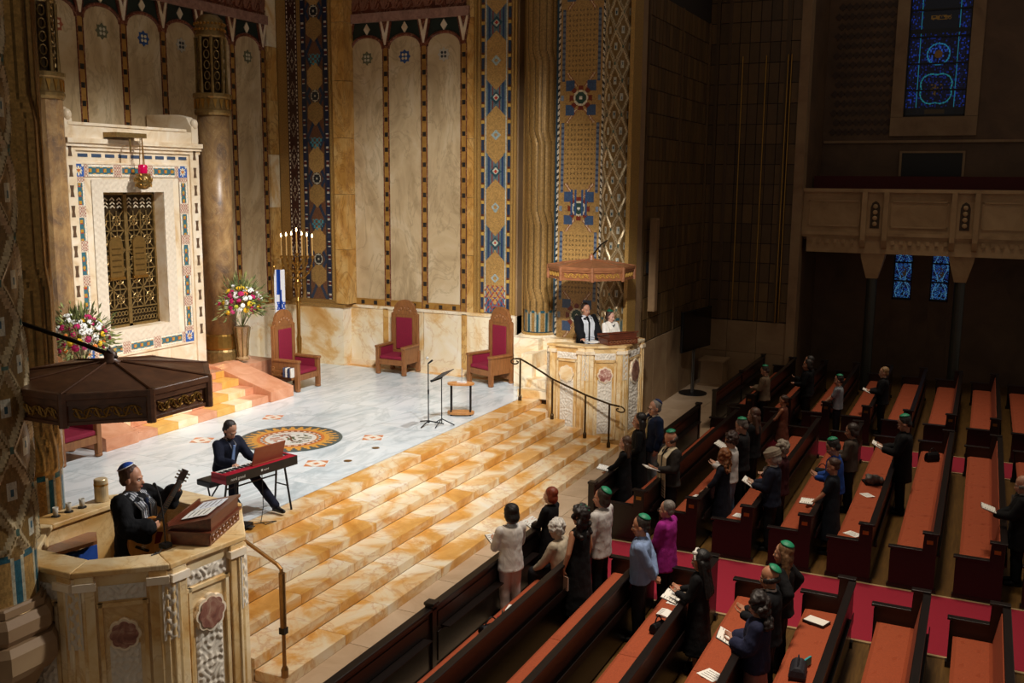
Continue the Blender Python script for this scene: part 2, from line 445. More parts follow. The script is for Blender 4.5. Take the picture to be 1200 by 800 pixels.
# ---- panelled marble walls -------------------------------------------------
ROS = [('#6a6a52', '#b6b09a'), ('#2f4f86', '#d8c9a0'), ('#b8b2a2', '#3a3a3c'), ('#a2563a', '#e2d0b0')]
def arch_panel(w_, h_, spring, n=10):
    p = [(-w_/2, 0), (w_/2, 0), (w_/2, spring)]
    for i in range(1, n):
        a = PI*i/n
        p.append((w_/2*math.cos(a), spring+(h_-spring)*math.sin(a)))
    p.append((-w_/2, spring)); return p
def panel_wall(root, O, along, face, edges, z0, z1, zf, zt, bottom_strip=True):
    """O: corner point, along / face: unit vectors; edges: positions of strip centres along the wall."""
    A = Vector(along); N = Vector(face)
    def xf(s, off): # local x = along, y = -normal (into the wall), z up
        return Matrix(((A.x, N.x, 0, O[0]+A.x*s+N.x*off), (A.y, N.y, 0, O[1]+A.y*s+N.y*off), (0, 0, 1, 0), (0, 0, 0, 1)))
    sw = .17
    for i in range(len(edges)-1):
        a, b = edges[i], edges[i+1]; c = (a+b)/2; pw = b-a-sw
        MB(xf(c, 0)).prism([(p[0], z0+.2+p[1]) for p in arch_panel(pw, z1-z0-.2, z1-z0-.52)], .0, .05, 'Y').build('marble_panel', CREAM, root, world=True)
        # arch moulding
        pts = [(pw/2*math.cos(PI*k/12), z1-.32+.36*math.sin(PI*k/12)) for k in range(13)]
        MB(xf(c, 0)).tube([(p[0], .05, p[1]) for p in pts], .045, 6).build('arch_moulding', REDM, root, world=True)
        MB(xf(c, 0)).bb(-pw/2, pw/2, 0, .03, z1-.25, zf).build('spandrel', plain('dark_green_inlay', '#23302b', .3), root, world=True)
        MB(xf(c, 0)).prism([(-.1, zf-.18), (0, zf-.33), (.1, zf-.18), (0, zf-.03)], .03, .06, 'Y').build('diamond', WHITEM, root, world=True)
        # rosette
        ra, rb = ROS[(i*5+len(edges)) % 4]
        m = MB(xf(c, 0)); ps = []
        for k in range(16):
            a_ = 2*PI*k/16; r_ = .19 if k % 2 == 0 else .14
            ps.append((r_*math.cos(a_), z1-.55+r_*math.sin(a_)))
        ro = m.prism(ps, .05, .062, 'Y').build('rosette', plain('ros'+ra, ra, .35), root, world=True)
        m2 = MB(xf(c, 0)); rl = []
        for k in range(4):
            a_ = PI/4+PI/2*k; m2.prism([(p[0]+.07*math.cos(a_), z1-.55+p[1]+.07*math.sin(a_)) for p in [(.04*math.cos(q*PI/3), .04*math.sin(q*PI/3)) for q in range(6)]], .062, .07, 'Y')
        m2.build('rosette_petals', plain('ros'+rb, rb, .35), root, world=True)
    for i, a in enumerate(edges):
        MB(xf(a, 0)).bb(-sw/2, sw/2, 0, .06, z0, z1-.28).build('ochre_strip', OCHRED, root, world=True)
        for sgn in (-1, 1):
            MB(xf(a, 0)).bb(sgn*sw/2-.012, sgn*sw/2+.012, 0, .075, z0, z1-.28).build('strip_edge', REDM, root, world=True)
        m = MB(xf(a, 0)); z = z0+.25
        while z < z1-.4:
            m.bb(-.05, .05, .06, .068, z, z+.12); z += .41
        m.build('inlay_squares', DARKINLAY, root, world=True)
        # V shaped corbel between the arches
        MB(xf(a, 0)).prism([(-.2, zf), (-.06, z1-.3), (.06, z1-.3), (.2, zf)], 0, .08, 'Y').build('corbel', REDM, root, world=True)
        MB(xf(a, 0)).prism([(-.15, zf), (-.02, z1-.22), (.02, z1-.22), (.15, zf), (.09, zf), (0, z1+.08), (-.09, zf)], .08, .1, 'Y').build('corbel_inlay', WHITEM, root, world=True)
    L0, L1 = edges[0]-sw/2, edges[-1]+sw/2
    if bottom_strip:
        MB(xf(0, 0)).bb(L0, L1, 0, .07, z0-.02, z0+.2).build('ochre_strip', OCHRED, root, world=True)
        m = MB(xf(0, 0)); s = L0+.4
        while s < L1-.3: m.bb(s, s+.11, .07, .078, z0+.04, z0+.15); s += .43
        m.build('inlay_squares', DARKINLAY, root, world=True)
    MB(xf(0, 0)).bb(L0-.1, L1+.1, 0, .14, zf, zf+.24).build('string_course', marble('pink_marble', [(.3, '#b08878'), (.6, '#8f6a5c'), (.8, '#6e4c42')], 6, 1, .4), root, world=True)
    MB(xf(0, 0)).bb(L0-.1, L1+.1, 0, .06, zf+.24, zt).build('frieze', REDM, root, world=True)
    # carved scrollwork in the frieze
    m = MB(xf(0, 0)); s = L0+.3
    while s < L1:
        for q in range(3):
            m.tube([(s+.13*math.cos(t_)*(1-.2*q), .07, zf+.55+.22*math.sin(t_*1.0+q)) for t_ in [k*.5 for k in range(13)]], .022, 5)
        s += .34
    m.build('frieze_scrolls', plain('carved_red', '#8a5a44', .45), root, world=True)

# far chancel wall (runs along X)
wr = struct('wall_chancel_right', (-14.5, YS, 0))
MB().bb(-19.2, -11.2, YS, YS+.6, 0, 14).build('masonry', STONE, wr, world=True)
ED = [1.33+1.223*i for i in range(4)]   # from X = -17.8
panel_wall(wr, (-17.8, YS, 0), (1, 0, 0), (0, -1, 0), ED, 2.65, 10.1, 10.5, 12.2)
# dado slabs
xs = [-16.75, -15.3, -14.05, -12.75, -11.9]
for a, b in zip(xs[:-1], xs[1:]):
    MB().bb(a+.01, b-.01, YS-.1, YS, SZ, 2.63).build('dado_slab', SIENA_PALE, wr, world=True)
MB().bb(-16.7, -11.25, YS-.14, YS, SZ, SZ+.16).build('plinth', SIENA_PALE, wr, world=True)
MB().bb(-16.7, -11.25, YS-.13, YS, 2.58, 2.66).build('dado_cap', SIENA_PALE, wr, world=True)
for x in (-15.3, -12.75): MB().bb(x-.08, x+.08, YS-.13, YS, SZ, 2.6).build('dado_pilaster', OCHRE, wr, world=True)
zz = 2.66
while zz < 12:
    MB().bb(-12.72, -12.5, YS-.06, YS, zz, zz+1.55).build('ochre_block', OCHRE, wr, world=True)
    MB().bb(-16.72, -16.56, YS-.08, YS, zz, zz+1.55).build('ochre_block', OCHRE, wr, world=True); zz += 1.56

# ark wall (runs along Y)
wa = struct('wall_ark', (XA, 16.5, 0))
MB().bb(XA-.6, XA, 7.5, 24.3, 0, 14).build('masonry', STONE, wa, world=True)
EA = [16.47-6.25+1.25*i for i in range(11)]
panel_wall(wa, (XA, 0, 0), (0, 1, 0), (1, 0, 0), EA[2:], 2.65, 10.1, 10.5, 12.2)
for a, b in ((19.0, 20.4), (20.4, 21.7), (21.7, 23.2), (12.0, 13.2)):
    MB().bb(XA, XA+.1, a+.01, b-.01, SZ, 2.63).build('dado_slab', SIENA_PALE, wa, world=True)
zz = SZ
for k in range(8):
    MB().bb(XA, XA+.12, 22.86, 23.25, zz, zz+1.5).build('ochre_block', OCHRE if k % 3 else SIENA_PALE, wa, world=True); zz += 1.505

# ---- mosaic colour fields
GC = np.array(lin('#b28b50')); GC2 = np.array(lin('#7d5722'))
def spk(u, v, k=1.0):
    s = np.sin(u*913.7+v*517.3)*43758.5453
    return (s-np.floor(s))*k
def goldbase(u, v):
    f = spk(u, v)[:, None]
    return GC*(.72+.4*f)
def setc(c, m, h):
    c[m] = np.array(lin(h))*(.8+.4*spk(np.arange(m.sum())*.37, np.arange(m.sum())*.11))[:, None]
def chevron_border(c, u, v, W, w_=.09, a='#1f3550', b='#c9a24a', d='#5b2a1c'):
    for e in (u < w_, u > W-w_):
        setc(c, e, a)
        t = (v % .42)/.42
        setc(c, e & (t < .18), b); setc(c, e & (t >= .18) & (t < .34), d)
def strip_blue(W, H):        # the gold lozenges on blue by the third throne
    def f(u, v):
        c = goldbase(u, v); x = u-W/2
        inner = np.abs(x) < W*.36
        setc(c, inner, '#5f7278')
        p = 1.9; t = (v % p)/p
        loz = inner & (np.abs(x)/(W*.35) < np.minimum(1, 2.6*np.abs(.5-np.abs(t-.5))*1.35-.15*0)*1.0) & (np.abs(t-.5) < .36)
        k = np.abs(t-.5)
        loz = inner & (np.abs(x) < W*.34*np.clip((.40-k)/.16, 0, 1))
        sides = inner & ~loz & (np.abs(x) > W*.2) & (np.abs(x) < W*.27); setc(c, sides, '#26426a')
        sides = inner & ~loz & (np.abs(x) > W*.10) & (np.abs(x) < W*.14); setc(c, sides, '#8a2f24')
        c[loz] = (goldbase(u, v)*1.15)[loz]
        rr = np.hypot(x, (t-.5)*p); setc(c, (rr < .13) & (np.abs(np.abs(x)+np.abs((t-.5)*p)-.1) < .035), '#9fb4b4'); 
        q = ((v+p/2) % p)-p/2; rr = np.abs(x)+np.abs(q)
        setc(c, rr < .17, '#1f4b57'); setc(c, rr < .1, '#c9cdb8'); setc(c, rr < .05, '#b8321f')
        setc(c, inner & (np.abs(np.abs(x)-W*.345) < W*.018), '#b9c3bd')
        lo = v < .75; fan = inner & lo & (((np.abs(x)*7+v*5) % 1) < .3); setc(c, fan, '#a23c28'); setc(c, inner & lo & (((np.abs(x)*7-v*5) % 1) < .18), '#2b5689')
        chevron_border(c, u, v, W)
        return c
    return f
def strip_dark(W, H):        # the dark blue strip in the corner pier
    def f(u, v):
        c = np.empty((len(u), 3)); x = u-W/2
        setc(c, np.ones(len(u), bool), '#1d2a3a')
        inner = np.abs(x) < W*.30
        p = 2.3; t = (v % p)/p; q = (v % p)
        setc(c, inner, '#6a4630')
        setc(c, inner & (np.abs(np.abs(x)-W*.3*np.abs(((v % (p/2))/(p/2))*2-1)) < .05), '#22364e')
        k1 = np.abs(t-.72); leaf = inner & (np.abs(x) < W*.28*np.clip((.2-k1)/.12, 0, 1)); c[leaf] = (goldbase(u, v))[leaf]
        k1 = np.abs(t-.3); leaf = inner & (np.abs(x) < W*.28*np.clip((.16-k1)/.1, 0, 1)); c[leaf] = (goldbase(u, v)*.8)[leaf]
        r1 = np.hypot(x, q-1.15*1.0); setc(c, r1 < .18, '#20262c'); setc(c, np.abs(r1-.14) < .018, '#b9b29c'); setc(c, r1 < .03, '#b9b29c')
        r2 = np.hypot(x, q-2.2); setc(c, (r2 < .2) & (np.sin(q*40)*np.sin(x*40) > 0), '#3f8e9c')
        for s in (-1, 1):
            e = np.abs(x-s*W*.42) < W*.05; setc(c, e, '#1a2644'); tt = (v % .38)/.38; setc(c, e & (tt < .09), '#c4bca8'); setc(c, e & (tt > .12) & (tt < .3), '#5c1d18'); setc(c, e & (tt > .33) & (tt < .42), '#c4bca8')
        return c
    return f
def strip_brown(W, H):
    def f(u, v):
        c = np.empty((len(u), 3)); x = u-W/2; setc(c, np.ones(len(u), bool), '#3d1c14')
        q = (v % .9)-.45; d = np.abs(x)/(W*.5)+np.abs(q)/.42
        setc(c, np.abs(d-.72) < .07, '#9a8d78'); setc(c, d < .2, '#b4a890')
        e = np.abs(np.abs(x)-W*.40) < W*.06; setc(c, e & ((v % .12) < .06), '#ded5c2')
        return c
    return f
def strip_arch(W, H):        # the wide gold and blue pilaster of the arch
    def f(u, v):
        c = goldbase(u, v); x = u-W/2; p = 2.75; q = (v % p)
        inn = np.abs(x) < W*.30
        # scale field
        sc = (np.sin(x*34+v*26)*np.sin(x*34-v*26)); m = inn & (q > 1.15); c[m & (sc > .45)] *= .45; c[m] *= 1.05
        # crossing bands and the rosette
        y = q-.6
        ban = (np.abs(np.abs(x)*1.35-np.abs(y)+.12) < .06) & (np.abs(y) > .28) & (np.abs(y) < .62); setc(c, ban, '#8d4a30'); setc(c, (np.abs(np.abs(x)*1.35-np.abs(y)+.12) < .025) & (np.abs(y) < .62) & (np.abs(y) > .28), '#d0b894')
        sq = inn & (np.abs(y) < .42) & (np.abs(x) > .16) & (np.abs(y) > .17); setc(c, sq, '#3f5676')
        r = np.hypot(x, y); setc(c, (r < .3) & (r > .16) & (np.cos(np.arctan2(y, x)*8) > -.5), '#7a3020'); setc(c, np.abs(r-.165) < .025, '#d8cfb4'); setc(c, r < .145, '#2f4a3e'); setc(c, r < .04, '#e0dccd')
        setc(c, (np.abs(np.abs(x)-.5) < .05) & (np.abs(y) < .07), '#7d8c9c')
        # white and black rope edges
        for e0, w_ in ((W*.46, W*.03),):
            e = np.abs(np.abs(x)-e0) < w_; setc(c, e, '#26221f'); setc(c, e & (((v+np.abs(x)*1.2) % .16) < .09), '#d8cfba')
        e = (np.abs(np.abs(x)-W*.345) < W*.03) & (q > 1.0); setc(c, e, '#6d7884'); setc(c, e & ((v % .13) < .05), '#3a4a66')
        # dark candelabra emblem at the bottom of every bay
        em = inn & (np.abs(v-3.5) < .32) & ((np.abs(np.abs(x)-.1) < .03) | (np.abs(np.abs(x)-.2) < .03)); setc(c, em, '#33557f')
        setc(c, u < W*.035, '#2d4c5e')
        return c
    return f
def strip_faint(W, H):       # brown pilaster with faint ovals
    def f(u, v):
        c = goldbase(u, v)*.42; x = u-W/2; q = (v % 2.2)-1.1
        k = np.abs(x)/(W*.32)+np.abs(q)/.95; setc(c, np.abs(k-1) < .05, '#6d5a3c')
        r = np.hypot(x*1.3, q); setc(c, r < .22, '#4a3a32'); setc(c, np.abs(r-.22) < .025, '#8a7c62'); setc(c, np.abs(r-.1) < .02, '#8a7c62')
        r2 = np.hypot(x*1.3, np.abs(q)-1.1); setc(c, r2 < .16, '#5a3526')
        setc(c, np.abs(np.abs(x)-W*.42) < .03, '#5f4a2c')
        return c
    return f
def diamond_h(u, v, du=.372, dv=.78, a=.045):
    A_ = (u/du+v/dv) % 1; B_ = (u/du-v/dv) % 1
    d = np.minimum(np.minimum(A_, 1-A_), np.minimum(B_, 1-B_))
    return a*np.clip(1-d/.13, 0, 1)
def diamond_c(u, v, du=.372, dv=.78):
    c = goldbase(u, v)*.6; A_ = (u/du+v/dv) % 1; B_ = (u/du-v/dv) % 1
    d = np.minimum(np.minimum(A_, 1-A_), np.minimum(B_, 1-B_))
    setc(c, d < .13, '#c2ac84'); setc(c, d < .02, '#7a6238')  # lighter lattice on darker gold: partly pattern, partly painted highlights on the relief
    k = np.abs(A_-.5)+np.abs(B_-.5); setc(c, (k < .22), '#c9c3ae'); setc(c, (k < .08), '#3d6170')
    cr = np.maximum(np.minimum(A_, 1-A_), np.minimum(B_, 1-B_)) ; setc(c, cr < .06, '#4f6a5c')
    return c
def base_band(c, u, v, n, r):
    w_ = 2*PI*r/n; t = (u % w_)-w_/2; m = v < .62
    top = .5+.1*np.cos(t/w_*PI)
    setc(c, m & (v < top), '#2f5f6b'); g = m & (np.abs(t) < w_*.26) & (v < top-.06); c[g] = goldbase(u, v)[g]
    setc(c, m & (np.abs(np.abs(t)-w_*.3) < .02) & (v < top), '#b8b39a'); setc(c, (v < .05), '#2b4f5c')
    return c
def mcolumn(root, cx, cy, r, z0, z1, kind, nu=112, mat=None):
    H = z1-z0; nv = int(H/.035)
    if kind == 'diamond':
        f = lambda u, v: base_band(diamond_c(u, v, 2*PI*r/6, .8), u, v, 10, r); h = lambda u, v: np.where(v > .62, diamond_h(u, v, 2*PI*r/6, .8), 0)
    else:                     # ribbed shaft with a zigzag twist every two metres
        def tw(u, v): return u+.09*np.clip(((v % 2.0)-.85)/.3, 0, 1)+.09*np.floor(v/2.0)
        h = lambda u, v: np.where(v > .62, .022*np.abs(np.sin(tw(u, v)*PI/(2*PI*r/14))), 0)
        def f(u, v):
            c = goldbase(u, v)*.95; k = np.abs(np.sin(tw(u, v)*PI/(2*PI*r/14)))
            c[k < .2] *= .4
            return base_band(c, u, v, 10, r)
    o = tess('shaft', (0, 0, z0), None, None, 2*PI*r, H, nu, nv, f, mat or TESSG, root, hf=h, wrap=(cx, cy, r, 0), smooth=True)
    return o
def strip_on(root, name, x0, x1, y, z0, z1, f, cell=.028, off=.02):
    W = x1-x0; H = z1-z0
    return tess(name, (x0, y-off, z0), (1, 0, 0), (0, 0, 1), W, H, max(6, int(W/cell)), int(H/cell), f(W, H), TESS, root)

# corner pier with the brown and the dark blue mosaic strips
cp = struct('wall_corner_pier', (-17.3, 23.5, 0))
MB().bb(-18.68, -16.74, 23.27, YS, 2.66, 12.2).build('pier', GOLDD, cp, world=True)
MB().bb(-18.7, -16.5, 23.2, YS, SZ, 2.6).build('dado_slab', SIENA_PALE, cp, world=True)
MB().bb(-18.7, -16.45, 23.17, YS, 2.58, 2.68).build('dado_cap', GOLDD, cp, world=True)
strip_on(cp, 'brown_mosaic', -18.33, -17.95, 23.27, 2.8, 12.0, strip_brown)
strip_on(cp, 'blue_mosaic', -17.82, -16.9, 23.27, 2.8, 12.0, strip_dark)
MB().bb(-16.86, -16.82, 23.235, 23.27, 2.75, 12.1).build('gold_bead', GOLD, cp, world=True)

zz = 2.7
while zz < 12:
    MB().bb(-16.72, -16.33, 23.2, YS, zz, zz+1.55).build('ochre_block', OCHRE, cp, world=True); zz += 1.56
# arch jamb between chancel and nave, far side
aj = struct('wall_arch_far', (-9.6, 23.9, 0))
MB().bb(-12.5, -11.25, YS-.02, YS+.6, 2.64, 13).build('pier', GOLDD, aj, world=True)
strip_on(aj, 'blue_mosaic', -12.28, -11.42, YS-.02, 2.68, 12.2, strip_blue)
for x in (-12.45, -12.34, -11.36, -11.27): MB().bb(x-.025, x+.025, YS-.06, YS, 2.66, 13).build('gold_bead', GOLD, aj, world=True)
MB().bb(-11.3, XE, 24.0, 24.6, 0, 14).build('masonry', GOLDD, aj, world=True)
MB().bb(-11.95, -11.2, YS-.1, YS+.3, SZ, 2.64).build('dado_slab', WHITEM, aj, world=True)
MB().bb(-11.0, -8.0, 23.2, 24.0, 0, 2.2).build('column_base', SIENA_PALE, aj, world=True)
MB().lathe([(.56, 2.15), (.56, 2.2), (.46, 2.26), (.46, 2.3)], 20, (-10.5, 23.62, 0)).build('column_plinth', SIENA_PALE, aj, world=True)
MB().bb(-10.1, -8.72, 23.55, 24.0, 2.2, 13).build('pilaster', GOLDD, aj, world=True)
strip_on(aj, 'arch_mosaic', -10.08, -8.74, 23.55, 2.2, 12.4, strip_arch, .026)
MB().bb(-8.08, -7.98, 23.35, 24.0, 0, 13).build('gold_bead', GOLD, aj, world=True)
MB().bb(-8.02, XE+.01, 23.4, 24.5, 0, 13).build('end_pilaster', STONE, aj, world=True)
m1 = thing('mosaic_column', 'tall ribbed gold mosaic column with blue base band left of the far pulpit', 'column', (-10.5, 23.6, 2.25))
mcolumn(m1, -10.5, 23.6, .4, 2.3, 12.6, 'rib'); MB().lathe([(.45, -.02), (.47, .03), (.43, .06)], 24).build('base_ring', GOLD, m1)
m2 = thing('mosaic_column', 'gold mosaic column with raised diamond lattice right of the far pulpit', 'column', (-8.4, 23.55, 2.2))
mcolumn(m2, -8.4, 23.55, .34, 2.25, 12.6, 'diamond'); MB().lathe([(.38, -.02), (.4, .03), (.36, .06)], 24).build('base_ring', GOLD, m2)

# arch jamb, near side
an = struct('wall_arch_near', (-9.6, 7.4, 0))
m3 = thing('mosaic_column', 'dark glinting ribbed mosaic column rising beyond the nearest pilaster', 'column', (-10.55, 8.08, 2.2))
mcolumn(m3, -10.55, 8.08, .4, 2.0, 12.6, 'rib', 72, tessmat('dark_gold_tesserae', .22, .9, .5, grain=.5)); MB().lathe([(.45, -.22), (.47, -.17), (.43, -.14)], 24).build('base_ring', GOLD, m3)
m4 = thing('mosaic_column', 'mosaic column with grey diamond lattice and teal base at left edge', 'column', (-8.6, 6.05, 1.9))
mcolumn(m4, -8.6, 6.05, .46, 2.05, 12.6, 'diamond', 160); MB().lathe([(.5, .1), (.53, .13), (.5, .17)], 28).build('base_ring', GOLD, m4)
MB().bb(-18.9, -11.0, 7.2, 7.5, 0, 14).build('masonry', STONE, an, world=True)
# pilaster between the two near columns: slanting face with a mosaic strip
pa = Vector((-10.55, 7.62, 0)); pb = Vector((-9.0, 6.5, 0)); dd = (pb-pa); ln = dd.length; ddn = dd.normalized()
nn = np.cross(np.array(ddn), (0, 0, 1.0))
poly = [(pa.x, pa.y), (pb.x, pb.y), (pb.x-.8, pb.y-1.2), (pa.x-.8, pa.y-1.2)]
MB().prism(poly, 0, 13).build('pilaster', GOLDD, an, world=True)
nrm = Vector((-ddn.y, ddn.x, 0))
O_ = pb+nrm*.015+Vector((0, 0, 2.0))
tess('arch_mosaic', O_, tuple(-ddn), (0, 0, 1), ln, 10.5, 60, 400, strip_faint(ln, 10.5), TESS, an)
# ledges under the near column
m = MB()
for r_, za, zb in ((.62, 1.75, 2.05), (.56, 2.03, 2.14), (.66, 1.42, 1.78)):
    m.lathe([(r_-.08, za), (r_, za+.1), (r_, zb-.08), (r_-.04, zb)], 8, (-8.6, 6.05, 0), PI/8)
m.build('column_corbel', STONE, an, world=True)
MB().lathe([(.22, 0), (.3, 1.0), (.55, 1.45)], 8, (-8.6, 6.05, 0), PI/8).build('corbel_shaft', STONE, an, world=True)

# ---- nave end wall and side wall, built of tiles
TW, TH = .305, .6
tile_m = {}
def tile_wall(root, O, along, face, L, z0, rows, ribs):
    A = Vector(along); N = Vector(face); n = int(L/TW); k = 0
    proto = MB()
    proto.bb(.012, TW-.012, 0, .025, .012, TH-.012)
    # local x along the wall, y out of the wall
    M3 = Matrix(((A.x, N.x, 0, 0), (A.y, N.y, 0, 0), (0, 0, 1, 0), (0, 0, 0, 1)))
    proto.v = [tuple(M3 @ Vector(p)) for p in proto.v]
    po = None
    for r_ in range(rows):
        for c in range(n):
            if po is None: po = proto.build('wall_tile', TILE1, root); o = po
            else: o = po.copy(); col.objects.link(o)
            p = Vector(O)+A*(c*TW)+Vector((0, 0, z0+r_*TH)); o.location = p-Vector(root.location)
    for s in ribs:
        b = MB(Matrix(((A.x, N.x, 0, O[0]+A.x*s), (A.y, N.y, 0, O[1]+A.y*s), (0, 0, 1, 0), (0, 0, 0, 1))))
        b.bb(-.05, .05, 0, .06, z0, z0+rows*TH).build('wall_rib', TILE1, root, world=True)
we = struct('wall_nave_end', (XE, 27.5, 0))
MB().bb(XE-.6, XE, 24.5, YN+.5, 0, 14).build('masonry', plain('dark_joint', '#20150b', .7), we, world=True)
tile_wall(we, (XE, 24.55, 0), (0, 1, 0), (1, 0, 0), 6.1, 2.0, 15, (.02, 3.05, 6.0))
for k in range(5): MB().bb(XE, XE+.05, 24.55+k*1.23, 24.55+(k+1)*1.23-.01, 0, 1.98).build('dado_block', STONE, we, world=True)
wn = struct('wall_nave_far', (-6.5, YN, 0))
MB().bb(XE-.2, -5.05, YN, YN+.5, 0, 14).build('masonry', plain('dark_joint', '#20150b', .7), wn, world=True)
tile_wall(wn, (XE, YN, 0), (1, 0, 0), (0, -1, 0), 2.75, 2.0, 17, (.25, .62, 2.35))
for k in range(3):
    for q in range(2): MB().bb(XE+k*.92, XE+(k+1)*.92-.01, YN-.05, YN, q*.99, q*.99+.98).build('dado_block', STONE, wn, world=True)
MB().bb(-5.32, -5.05, YN-.09, YN+.5, 0, 14).build('corner_pier', STONE, wn, world=True)
for x in (-7.0, -6.3, -5.66, -5.56):
    MB().cyl((x, YN-.12, 2.0), (x, YN-.12, 10.0), .02, n=8).build('organ_rod', BRASS, wn, world=True)
# recess behind the balcony
wb = struct('wall_gallery_back', (-1, 34.1, 0))
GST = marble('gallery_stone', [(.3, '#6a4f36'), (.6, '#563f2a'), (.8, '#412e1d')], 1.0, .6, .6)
def wall_with_holes(x0, x1, z0, z1, holes, y0, y1, mat, root):
    xs = sorted({x0, x1}|{h[0] for h in holes}|{h[1] for h in holes}); zs = sorted({z0, z1}|{h[2] for h in holes}|{h[3] for h in holes})
    for a, b in zip(xs[:-1], xs[1:]):
        run = None
        for c, d in zip(zs[:-1], zs[1:]):
            hit = any(a >= h[0]-1e-6 and b <= h[1]+1e-6 and c >= h[2]-1e-6 and d <= h[3]+1e-6 for h in holes)
            if hit:
                if run: MB().bb(a, b, y0, y1, run[0], run[1]).build('masonry', mat, root, world=True); run = None
            else: run = (run[0] if run else c, d)
        if run: MB().bb(a, b, y0, y1, run[0], run[1]).build('masonry', mat, root, world=True)
YW = 34.0
HB = (-2.64, -.86, 8.35, 13.2); HS1 = (-2.6, -2.02, 2.55, 4.35); HS2 = (-1.48, -.92, 2.55, 4.35)
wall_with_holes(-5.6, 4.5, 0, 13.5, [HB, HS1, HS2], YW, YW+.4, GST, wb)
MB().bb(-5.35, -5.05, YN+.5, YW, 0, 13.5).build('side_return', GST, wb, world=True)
for s in (-1, 1):
    cx = (HB[0]+HB[1])/2
    MB().bb(cx+s*.89, cx+s*1.25, YW-.12, YW, 8.34, 13).build('window_jamb', STONE, wb, world=True)
MB().bb(cx-1.25, cx+1.25, YW-.12, YW, 7.75, 8.33).build('window_sill_block', STONE, wb, world=True)
for z in (7.62,): MB().bb(-5, 4.5, YW-.1, YW, z-.08, z).build('string_course', STONE, wb, world=True)
# diagonal lattice of raised bricks each side of the big window
m = MB()
for i in range(9):
    for j in range(14):
        x = -4.75+i*.2+(.1 if j % 2 else 0); m.box((x, YW-.012, 7.9+j*.3), (.17, .024, .17), 0, 0, PI/4)
lt = m.build('lattice_brick', plain('lattice_dark', '#3f2c1f', .6), wb, world=True); lt['kind'] = 'stuff'
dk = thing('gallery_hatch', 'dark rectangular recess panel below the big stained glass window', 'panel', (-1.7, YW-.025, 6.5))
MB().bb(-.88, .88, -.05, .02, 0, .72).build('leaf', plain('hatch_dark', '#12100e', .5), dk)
MB().bb(-.95, .95, -.08, .02, .72, .78).build('lintel', STONE, dk); MB().bb(-.95, -.88, -.08, .02, 0, .72).build('jamb', STONE, dk); MB().bb(.88, .95, -.08, .02, 0, .72).build('jamb', STONE, dk)
rs = thing('gallery_seating', 'dark red upholstered bench row just above the balcony front', 'bench', (0, 32.4, 5.2))
MB().bb(-5.0, 4.5, 0, .12, .9, 1.28).build('backrest', plain('dark_red_cloth', '#4d100e', .8), rs); MB().bb(-5.0, 4.5, -.5, 0, .5, .62).build('seat', plain('dark_red_cloth', '#4d100e', .8), rs); MB().bb(-5, 4.5, -.45, .1, 0, .5).build('base', PEWW, rs)
tag(MB().bb(-5.1, 4.5, 31.2, 34.0, 4.55, 5.15).build('floor_gallery', STONE), kind='structure')

# stained glass
def glassmat():
    return tessmat('stained_glass', .25, 0, .5, emit=.28, grain=.3)
SG = glassmat()
def win_big(W, H):
    def f(u, v):
        s = spk(np.floor(u*26), np.floor(v*22)); c = np.empty((len(u), 3)); x = u-W/2
        base = np.array([lin('#050a24'), lin('#0a1a50'), lin('#081030'), lin('#1e46c8'), lin('#060a20'), lin('#0a1436')])
        c[:] = base[(s*5.99).astype(int)]
        mid = np.abs(x) < W*.30; c[mid] = c[mid]*.45
        def line(m, h): c[m] = lin(h)
        line(np.abs(np.abs(x)-W*.31) < .012, '#2a9ab8'); 
        r = np.hypot(x, v-1.9); line(np.abs(r-.32) < .018, '#2f9fd0'); line((r < .3) & (s > .8), '#2f62e0'); line((r < .12), '#5a3c14')
        a = np.arctan2(v-.85, x); rq = np.hypot(x, v-.85); line(np.abs(rq-(.42+.09*np.abs(np.sin(2*a)))) < .016, '#2aa0b0'); line((rq < .2) & (s > .75), '#5a4216')
        k = np.maximum(np.abs(x)/.48, np.abs(v-3.4)/.8); line(np.abs(k-1) < .03, '#2aa0b0'); line((k < 1), '#0a0e18'); line((np.abs(v-3.0) < .06) & (np.abs(x) < .3) & (s > .3), '#6a4a18')
        line((np.abs(v-2.6) < .07), '#04060c'); line(v < .28, '#05080f'); line((np.abs(v-.15) < .06) & (np.abs(x) < .3), '#2a1d0c')
        lead = ((u*26) % 1 < .16) | ((v*22) % 1 < .16); c[lead & (np.abs(x) > W*.31)] *= .15
        return c
    return f
def win_small(W, H):
    def f(u, v):
        s = spk(np.floor((u+.3*np.sin(v*9))*24), np.floor((v+.2*np.sin(u*11))*20)); c = np.empty((len(u), 3)); x = u-W/2
        base = np.array([lin('#0a1a4a'), lin('#3a86d8'), lin('#0a1230'), lin('#2a5ac0'), lin('#5aa6e0'), lin('#101c3c'), lin('#1c3c90'), lin('#060a18')])
        c[:] = base[(s*7.99).astype(int)]
        q = np.hypot(x*2.2, v-.9); m = (q < .2) & (s > .55); c[m] = np.array(lin('#4a3a2a')); 
        for s_ in (-1, 1): c[np.abs(x-s_*(.14+.07*np.sin(v*7))) < .012] = lin('#6cb8e8')
        return c
    return f
